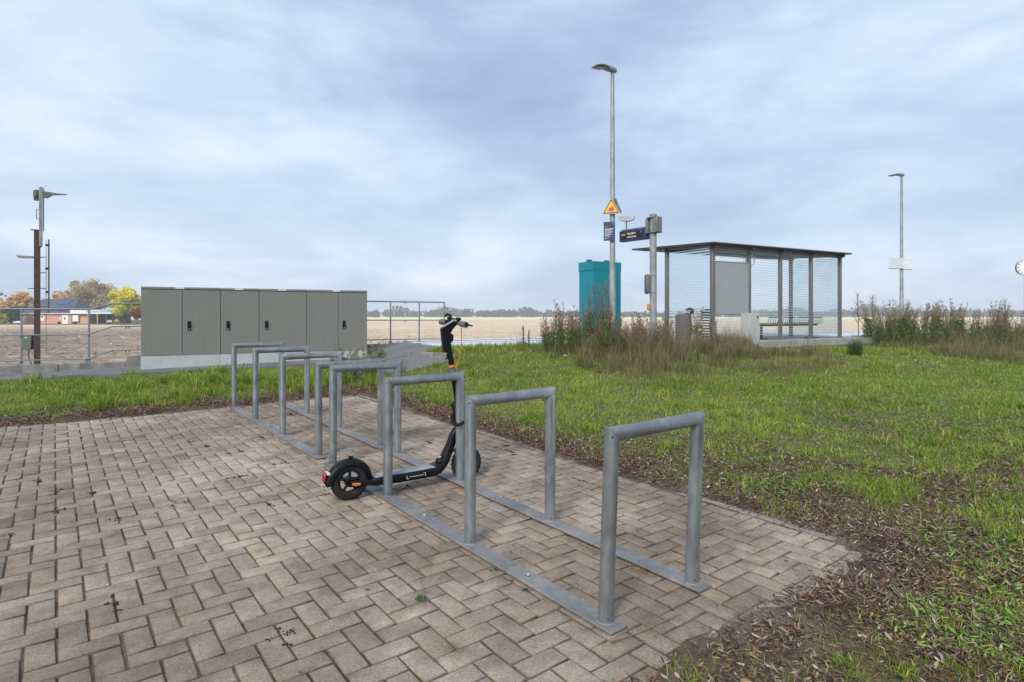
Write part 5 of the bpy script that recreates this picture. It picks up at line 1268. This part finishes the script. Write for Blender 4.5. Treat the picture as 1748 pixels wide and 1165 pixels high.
# dark clumps of earth pushed out of the joints
n = 520; V = []; Ff = []
mb = MB()
for q in range(n):
    if q < 90: a_0, b_0 = random.uniform(-2, 5.8), random.uniform(-4.5, 1.5); 
    else: a_0, b_0 = random.choice(cent)[0] + random.gauss(0, .05), 0
    if q < 90:
        if q == 0: cent = []
        b_0 = round((b_0 - .03) / .1) * .1 + .03; cent.append((a_0, b_0))
    else:
        c0 = random.choice(cent); a_0, b_0 = (c0[0] + random.gauss(0, .06), c0[1] + random.gauss(0, .003)) if random.random() < .6 else (round((c0[0] - .02) / .1) * .1 + .02 + random.gauss(0, .003), c0[1] + random.gauss(0, .05))
    X, Y = AB(a_0, b_0)
    if Y < 1.2 or dout(X, Y) > -.03: continue
    for w in range(random.randint(3, 9)):
        r_ = random.uniform(.0025, .0075); c = Vector((X + random.gauss(0, .009), Y + random.gauss(0, .009), plane(X, Y) + r_ * .3))
        vs = [c + Vector((random.uniform(.6, 1.2) * r_ * dx_, random.uniform(.6, 1.2) * r_ * dy_, random.uniform(.5, 1) * r_ * dz_)) for dx_, dy_, dz_ in ((1, 0, 0), (-1, 0, 0), (0, 1, 0), (0, -1, 0), (0, 0, 1), (0, 0, -1))]
        mb.add(vs, [(0, 2, 4), (2, 1, 4), (1, 3, 4), (3, 0, 4), (2, 0, 5), (1, 2, 5), (3, 1, 5), (0, 3, 5)], 'earth')
mat('earth', (.028, .020, .016), .95)
tag(mb.build('earth_crumbs'), 'dark earth crumbs and worm casts along the paving joints', 'soil', kind='stuff')

# clods on the ploughed field
n = 10000; y = 12.5 * (75 / 12.5) ** rng.random(n); x = rng.uniform(-1.0, .75, n) * y; s_c, t_c = st(x, y); k = (t_c > .6) & ((s_c < .4) | (t_c > 2)) & (fbm(x * .5 + 3, y * .5, 3) > .40); x, y = x[k], y[k]; n = len(x)
z = terrain(x, y); r_ = rng.uniform(.008, .034, n) * (.8 + .02 * y) * (1 + 1.2 * (rng.random(n) > .93)); c = np.stack([x, y, z + r_ * .2], 1)
D = np.array([(1, 0, 0), (0, 1, 0), (-1, 0, 0), (0, -1, 0), (0, 0, 1), (.7, .7, .6), (-.7, .7, .55), (-.7, -.7, .6), (.7, -.7, .55)]); V = (c[:, None, :] + D[None] * (r_[:, None, None] * rng.uniform(.6, 1.3, (n, 9, 1)) * np.array([1.5, 1.2, .75]))).reshape(-1, 3)
Tq = np.array([(0, 5, 8), (0, 1, 5), (1, 6, 5), (1, 2, 6), (2, 7, 6), (2, 3, 7), (3, 8, 7), (3, 0, 8), (5, 6, 4), (6, 7, 4), (7, 8, 4), (8, 5, 4)])
T = (np.arange(n)[:, None, None] * 9 + Tq[None]).reshape(-1, 3); pal = np.array([(.26, .20, .15), (.36, .29, .22), (.48, .40, .31), (.70, .61, .49), (.20, .15, .11)]); left_ = (x < -.28 * y)[:, None]
col = np.where(left_, pal[rng.integers(0, 5, n)], np.array([.74, .58, .42]) * rng.uniform(.7, 1.15, (n, 1)))
tag(np_mesh('field_clods', V, T, np.repeat(col, 9, 0), 'weed'), 'rough clods of earth on the ploughed field', 'soil', kind='stuff')

# twigs
def twig(pts, r, label, lift=.008):
    P = [Vector((*p, max(tz(*p), plane(*p) if dout(*p) < 0 else -1) + lift + random.uniform(0, .012))) for p in pts]; n = len(P)
    mb = MB(); mb.tube(P, [r * (1 - .6 * k / (n - 1)) for k in range(n)], 6, 'twig')
    k = n // 2; mb.tube([P[k], P[k] + (P[-1] - P[0]).normalized() * .06 + Vector((.05, .03, .02))], [r * .5, r * .2], 5, 'twig')
    o = mb.build('fallen_twig', None); tag(o, label, 'twig')
def G(px, py):
    Y = 2.5
    for _ in range(12):
        X = (px - CX) / F * Y; z = float(plane(X, Y)); Y = (CAMZ - z) * F / (py - HY)
    return ((px - CX) / F * Y, Y)
twig([G(1042, 1105), G(1090, 1085), G(1130, 1066), G(1163, 1052)], .004, 'straight brown twig lying on the paving beside the near hoop foot')
twig([G(1640, 1042), G(1690, 1038), G(1725, 1012), G(1760, 1005)], .005, 'pale curved twig among the leaves at the right edge')
twig([G(1583, 1080), G(1600, 1105), G(1635, 1130)], .006, 'short thick twig on the dark leaves at the lower right')
twig([G(724, 1045), G(722, 1010), G(712, 975), G(722, 950)], .0018, 'thin curved stalk on the paving by the green leaf')
twig([G(700, 960), G(670, 948), G(640, 945)], .0018, 'thin dry stalk lying left on the paving')
twig([G(1610, 738), G(1650, 735), G(1680, 728)], .008, 'short grey stick lying in the lawn at the right')
# little green weed on the paving
gx, gy = G(718, 1026); w_ = thing('small_weed', 'small green weed with two leaves on the paving', 'weed', (gx, gy, plane(gx, gy)))
n = 7; th = np.linspace(0, 6, n); C = []; V = []; T = []
for k in range(n):
    u = Vector((math.cos(th[k]), math.sin(th[k]), .25)); v = Vector((-math.sin(th[k]), math.cos(th[k]), 0)); L = .020 + .012 * random.random(); kx = len(V)
    for f, wd, zz in ((0, .1, .004), (.4, .5, .012), (.75, .42, .012), (1, .05, .006)):
        for sg in (-1, 1): V.append(tuple(u * L * f + v * sg * wd * L * .8 + Vector((0, 0, zz))))
    for q in range(3): T.append((kx + q * 2, kx + q * 2 + 1, kx + q * 2 + 3, kx + q * 2 + 2))
np_mesh('leaf', np.array(V), np.array(T), np.tile((.07, .15, .05), (len(V), 1)), 'grass_blade', w_, world=False)

# ------------------------------------------------------------------ tall weeds: individual plants
def weed_mesh(kind, seed):
    """returns (stemV,stemT,stemC),(leafV,leafT,leafC) for a 1 m high plant"""
    r = np.random.default_rng(seed); sv, stt, scol = [], [], []; lv, lc = [], []
    def seg(p0, p1, r0, r1, c):
        k = len(sv); d = p1 - p0; d = d / (np.linalg.norm(d) + 1e-9); u = np.cross(d, [0.3, .9, .2]); u /= np.linalg.norm(u); v = np.cross(d, u)
        for (p, rr) in ((p0, r0), (p1, r1)):
            for a in (0, 2.09, 4.19): sv.append(p + (u * math.cos(a) + v * math.sin(a)) * rr); scol.append(c)
        for a in range(3): stt.append((k + a, k + (a + 1) % 3, k + 3 + (a + 1) % 3, k + 3 + a))
    def leaf(p, d, L, wd, c):
        d = d / (np.linalg.norm(d) + 1e-9); u = np.cross(d, r.normal(size=3)); u /= np.linalg.norm(u) + 1e-9
        lv.extend([p, p + d * L * .5 - u * wd, p + d * L, p + d * L * .5 + u * wd]); lc.extend([c] * 4)
    brown = np.array([.15, .095, .065]); seedc = {'mugwort': [(.22, .14, .095), (.29, .195, .14), (.36, .265, .19), (.20, .16, .08)], 'dock': [(.10, .04, .03), (.14, .06, .04)], 'goldenrod': [(.42, .40, .22), (.36, .33, .2)], 'green': [(.22, .25, .09), (.15, .19, .07)], 'plume': [(.27, .18, .13), (.34, .25, .18)]}[kind]
    green = [(.07, .14, .03), (.12, .20, .05), (.16, .22, .06)] if kind != 'green' else [(.25, .30, .08), (.18, .24, .06)]
    ns = {'mugwort': 4, 'dock': 2, 'goldenrod': 5, 'green': 4, 'plume': 5}[kind]
    for s_i in range(ns):
        bx, by = r.normal(0, .05, 2); H = r.uniform(.72, 1.0); lx_, ly_ = r.normal(0, .10 if kind != 'plume' else .22, 2); N = 10; prev = np.array([bx, by, 0.])
        for k in range(1, N + 1):
            f = k / N; p = np.array([bx + lx_ * f ** 1.5, by + ly_ * f ** 1.5, H * f]); seg(prev, p, .006 * (1 - .7 * f) + .001, .006 * (1 - .7 * (f + .1)) + .0008, brown * r.uniform(.8, 1.3)); prev = p
            if f < .25: nb = 1
            else: nb = 3 if kind != 'dock' else 1
            for q in range(nb):
                th = r.uniform(0, 6.28); up = .8 if f < .5 else 1.3; dd = np.array([math.cos(th), math.sin(th), up]); bl = (.20 * (1 - .55 * f)) * r.uniform(.6, 1.1)
                if kind == 'dock': bl *= .35
                e = p + dd / np.linalg.norm(dd) * bl; seg(p, e, .0022, .001, brown)
                m = 12 if f > .4 else 9
                for w in range(m):
                    g_ = r.uniform(.15, 1); pp = p + (e - p) * g_ + r.normal(0, .008, 3)
                    if f > (.58 if kind != 'goldenrod' else .66): leaf(pp, dd + r.normal(0, .6, 3), r.uniform(.012, .03), .005, np.array(seedc[r.integers(0, len(seedc))]) * r.uniform(.7, 1.2))
                    else: leaf(pp, dd + r.normal(0, .8, 3) - np.array([0, 0, .3]), r.uniform(.03, .065), .009, np.array(green[r.integers(0, 3) % len(green)]) * r.uniform(.7, 1.2))
            if kind == 'dock' and f > .35:
                for w in range(30): leaf(p + r.normal(0, [.018, .018, .04]), r.normal(size=3), .02, .009, np.array(seedc[r.integers(0, 2)]) * r.uniform(.7, 1.3))
    return (np.array(sv), np.array(stt), np.array(scol)), (np.array(lv), np.arange(len(lv)).reshape(-1, 4), np.array(lc))
protos = {}
def weed(kind, X, Y, H, label, group=None, name='tall_weed', seed=None, wide=1.0):
    v = random.randint(0, 2) if seed is None else seed
    key = (kind, v); z = tz(X, Y) - .02
    if key not in protos:
        (a, b, c), (d, e, f) = weed_mesh(kind, 100 + v * 7 + len(kind)); 
        r = thing(name, label, 'weed', (X, Y, z), random.uniform(0, 6), group)
        s1 = np_mesh('stem', a, b, np.clip(c, 0, 1), 'weed', r, world=False); s2 = np_mesh('foliage', d, e, np.clip(f, 0, 1), 'weed', r, world=False)
        protos[key] = (s1.data, s2.data)
    else:
        r = thing(name, label, 'weed', (X, Y, z), random.uniform(0, 6), group)
        for nm, me in zip(('stem', 'foliage'), protos[key]):
            o = bpy.data.objects.new(nm, me); COL.objects.link(o); o.parent = r
    r.scale = (H * wide, H * wide, H)
    return r
G1 = 'brown and green weeds before the teal box'; G2 = 'brown weeds between the display post and the shelter'; G3 = 'tall weeds in a row at the right edge'; G4 = 'low weeds before the grey cabinets'
def at(px, Y): return (px - CX) / F * Y
random.seed(5)
for q in range(34): px = random.uniform(925, 1085); Y = random.uniform(11.6, 13.2); weed('mugwort', at(px, Y), Y, random.uniform(.45, .92) * (1.1 if 985 < px < 1060 else .95), 'brown topped mugwort weed in the clump before the teal box', G1)
for q in range(52): px = random.uniform(1060, 1300); Y = random.uniform(11.6, 13.8); weed(random.choice(['mugwort', 'mugwort', 'plume']), at(px, Y), Y, random.uniform(.5, .92) * (.55 if px > 1145 else 1), 'brown weed in the thicket before the display post and shelter corner', G2)
for q in range(88): px = random.uniform(1478, 1800); Y = random.uniform(16.0, 18.8); weed(random.choice(['mugwort', 'mugwort', 'plume', 'goldenrod']), at(px, Y), Y, random.uniform(.6, 1.3), 'tall brown and green weed in the row before the distant lamp post', G3, wide=random.uniform(.6, .95))
for q in range(15): px = random.uniform(560, 700); Y = random.uniform(9.4, 11.0); weed('green' if q % 3 == 0 else 'goldenrod', at(px, Y), Y, random.uniform(.35, .68), 'thin low weed at the right end of the grey cabinets', G4, 'low_weed')
for px, Y, H in ((1012, 12.4, 1.42), (1024, 12.5, 1.38), (1036, 12.3, 1.45), (1000, 12.6, 1.2), (957, 12.4, 1.12)): weed('mugwort', at(px, Y), Y, H, 'brown topped mugwort weed in the clump before the teal box', G1, wide=.55)
weed('green', at(1016, 11.7), 11.7, .78, 'yellow green upright weed in front of the dark clump', None, seed=1, wide=.55)
weed('dock', at(1219, 13.2), 13.2, .82, 'dark red brown dock stalk in front of the shelter corner post', None, 'dock_plant', seed=1)
weed('plume', at(1188, 14.0), 14.0, .95, 'feathery reddish weed beside the litter bin', None, seed=2)
for q, px in enumerate((893, 903)): weed('dock', at(px, 12.3), 12.3, .62 - .1 * q, ('thin single dark stalk left of the weed clump, the taller of two', 'thin single dark stalk left of the weed clump, the shorter of two')[q], None, 'dock_plant', seed=0)
def sapling(px, Y, H, label):
    X = at(px, Y); z = tz(X, Y) + .1; r = thing('bare_sapling', label, 'sapling', (X, Y, z)); mb = MB(); mb2 = MB()
    mb.tube([(0, 0, -.2), (-.02, 0, H * .4), (-.05, 0, H * .75), (-.04, 0, H)], [.014, .011, .007, .003], 6, 'bark')
    rr = random.Random(int(px))
    for q in range(34):
        f = rr.uniform(.22, .95); th = rr.uniform(0, 6.28); L = H * .34 * (1 - f * .6); b0 = Vector((-.05 * f, 0, H * f)); e = b0 + Vector((math.cos(th) * L * .55, math.sin(th) * L * .55, L * .9))
        mb2.tube([b0, (b0 + e) / 2 + Vector((0, 0, .01)), e], [.005, .004, .002], 4, 'twig_red')
    mb.build('trunk', r, False); mb2.build('branches', r, False)
mat('twig_red', (.16, .10, .085), .8, 0, .3, 10)
sapling(1466, 20, 1.45, 'thin bare reddish sapling right of the shelter'); sapling(1492, 19, 1.25, 'smaller bare sapling beside the row of tall weeds'); sapling(1718, 19, 1.25, 'bare twiggy sapling near the platform clock')
jx, jy = at(1460, 13.8), 13.8; n = 420
o = blades(jx + rng.normal(0, .07, n), jy + rng.normal(0, .07, n), rng.uniform(.22, .44, n), np.full(n, .004), np.tile((.07, .12, .04), (n, 1)) * rng.uniform(.7, 1.4, (n, 1)), .22, 'rush_clump'); tag(o, 'dark green upright rush clump in the lawn before the slab end', 'rush clump')
# white umbel flowers
mb = MB()
for (px, py, Y) in ((1083, 607, 11.5), (1090, 611, 11.4), (1095, 609, 11.6), (1067, 622, 11), (964, 607, 11.4), (1136, 637, 10.5)):
    c = W(px, py, Y)
    for q in range(14): 
        a = random.uniform(0, 6.28); rr = random.uniform(0, .045); p = c + Vector((rr * math.cos(a), rr * math.sin(a), random.uniform(-.004, .008))); mb.box(p, (.012, .012, .006), 'white_paint')
    mb.tube([c, Vector((c.x, c.y, tz(c.x, c.y)))], .003, 4, 'box_green')
tag(mb.build('white_flowers', smooth=0), 'small white umbel flowers in the rough grass before the weeds', 'flowers', kind='stuff')

# ------------------------------------------------------------------ haze
mb = MB(); mb.box((0, 1060, 8.03), (2840, 2320, 19.95), 'dark_gap'); hz = mb.build('haze', smooth=0); hz.data.materials.clear()
hm = bpy.data.materials.new('haze'); hm.use_nodes = True; n = hm.node_tree.nodes; l = hm.node_tree.links; n.remove(n['Principled BSDF'])
pv = n.new('ShaderNodeVolumePrincipled'); pv.inputs['Color'].default_value = (.86, .91, 1, 1); pv.inputs['Density'].default_value = .0008; pv.inputs['Anisotropy'].default_value = .2
l.new(pv.outputs[0], n['Material Output'].inputs['Volume']); hz.data.materials.append(hm); tag(hz, 'thin pale haze over the fields', 'haze', kind='stuff')
hz['category'] = 'haze'

# ------------------------------------------------------------------ sky and sun
world = bpy.data.worlds.new('World'); sc.world = world; world.use_nodes = True; n = world.node_tree.nodes; l = world.node_tree.links; n.clear()
out = n.new('ShaderNodeOutputWorld'); bg = n.new('ShaderNodeBackground'); bg.inputs['Strength'].default_value = .142
EL, RO_ = math.radians(38), math.radians(200)
sky = n.new('ShaderNodeTexSky'); sky.sky_type = 'NISHITA'; sky.sun_disc = False; sky.sun_elevation = EL; sky.sun_rotation = RO_; sky.air_density = 1.3; sky.dust_density = 1.5
tc = n.new('ShaderNodeTexCoord'); sp = n.new('ShaderNodeSeparateXYZ'); l.new(tc.outputs['Generated'], sp.inputs[0])
def math_(op, a, b=None, c=None):
    m = n.new('ShaderNodeMath'); m.operation = op
    for k, v in enumerate((a, b, c)):
        if v is None: continue
        if isinstance(v, (int, float)): m.inputs[k].default_value = v
        else: l.new(v, m.inputs[k])
    return m.outputs[0]
zc = math_('MAXIMUM', sp.outputs[2], 0.0)
mp = n.new('ShaderNodeMapping'); mp.inputs['Scale'].default_value = (1, 1, 2.7); mp.inputs['Rotation'].default_value = (0, .22, 0); mp.inputs['Location'].default_value = (2.4, .3, 1.1); l.new(tc.outputs['Generated'], mp.inputs['Vector'])
n1 = noise_node(n, l, mp.outputs[0], 1.7, 8, .5, .35); n2 = noise_node(n, l, mp.outputs[0], 4.6, 8, .58, .4)
mixn = math_('ADD', math_('MULTIPLY', n1.outputs['Fac'], .66), math_('MULTIPLY', n2.outputs['Fac'], .34))
cr_ = ramp_node(n, l, mixn, [(.34, (2.4, 3.15, 4.55)), (.43, (2.95, 3.8, 5.25)), (.50, (3.65, 4.55, 5.95)), (.57, (4.5, 5.35, 6.6)), (.67, (5.5, 6.15, 7.05))])
# a brighter, whiter band low over the horizon
bnd = n.new('ShaderNodeMapRange'); bnd.inputs[1].default_value = .30; bnd.inputs[2].default_value = .02; bnd.interpolation_type = 'SMOOTHSTEP'; l.new(zc, bnd.inputs[0])
n3 = noise_node(n, l, mp.outputs[0], 3.4, 8, .55, .3); hb = ramp_node(n, l, n3.outputs['Fac'], [(.34, (3.1, 3.95, 5.3)), (.45, (3.8, 4.65, 6.0)), (.54, (4.8, 5.55, 6.7)), (.64, (6.0, 6.5, 7.2))])
cm = mixc(n, l, math_('MULTIPLY', bnd.outputs[0], .75), cr_.outputs[0], hb.outputs[0])
fin = mixc(n, l, .10, cm, sky.outputs[0])
l.new(fin, bg.inputs['Color']); l.new(bg.outputs[0], out.inputs['Surface'])
sl = bpy.data.lights.new('Sun', 'SUN'); sl.energy = 3.0; sl.angle = math.radians(18); sl.color = (1, .95, .88)
so = bpy.data.objects.new('Sun', sl); COL.objects.link(so)
az = RO_; d = Vector((math.sin(az) * math.cos(EL), math.cos(az) * math.cos(EL), math.sin(EL)))
so.rotation_euler = d.to_track_quat('Z', 'Y').to_euler(); so.location = (0, -5, 20)

cam = bpy.data.cameras.new('Camera'); co = bpy.data.objects.new('Camera', cam); COL.objects.link(co); co.location = (0, 0, CAMZ); co.rotation_euler = (math.pi / 2, 0, 0)
cam.sensor_width = 36; cam.lens = 36 * F / 1748; cam.shift_y = -(582.5 - HY) / 1748; cam.clip_end = 5000; cam.clip_start = .05; sc.camera = co
sc.view_settings.view_transform = 'Standard'; sc.view_settings.look = 'None'; sc.view_settings.exposure = .14; sc.view_settings.gamma = 1
sc.cycles.max_bounces = 6; sc.cycles.transparent_max_bounces = 12; sc.cycles.volume_bounces = 1; sc.cycles.use_denoising = True
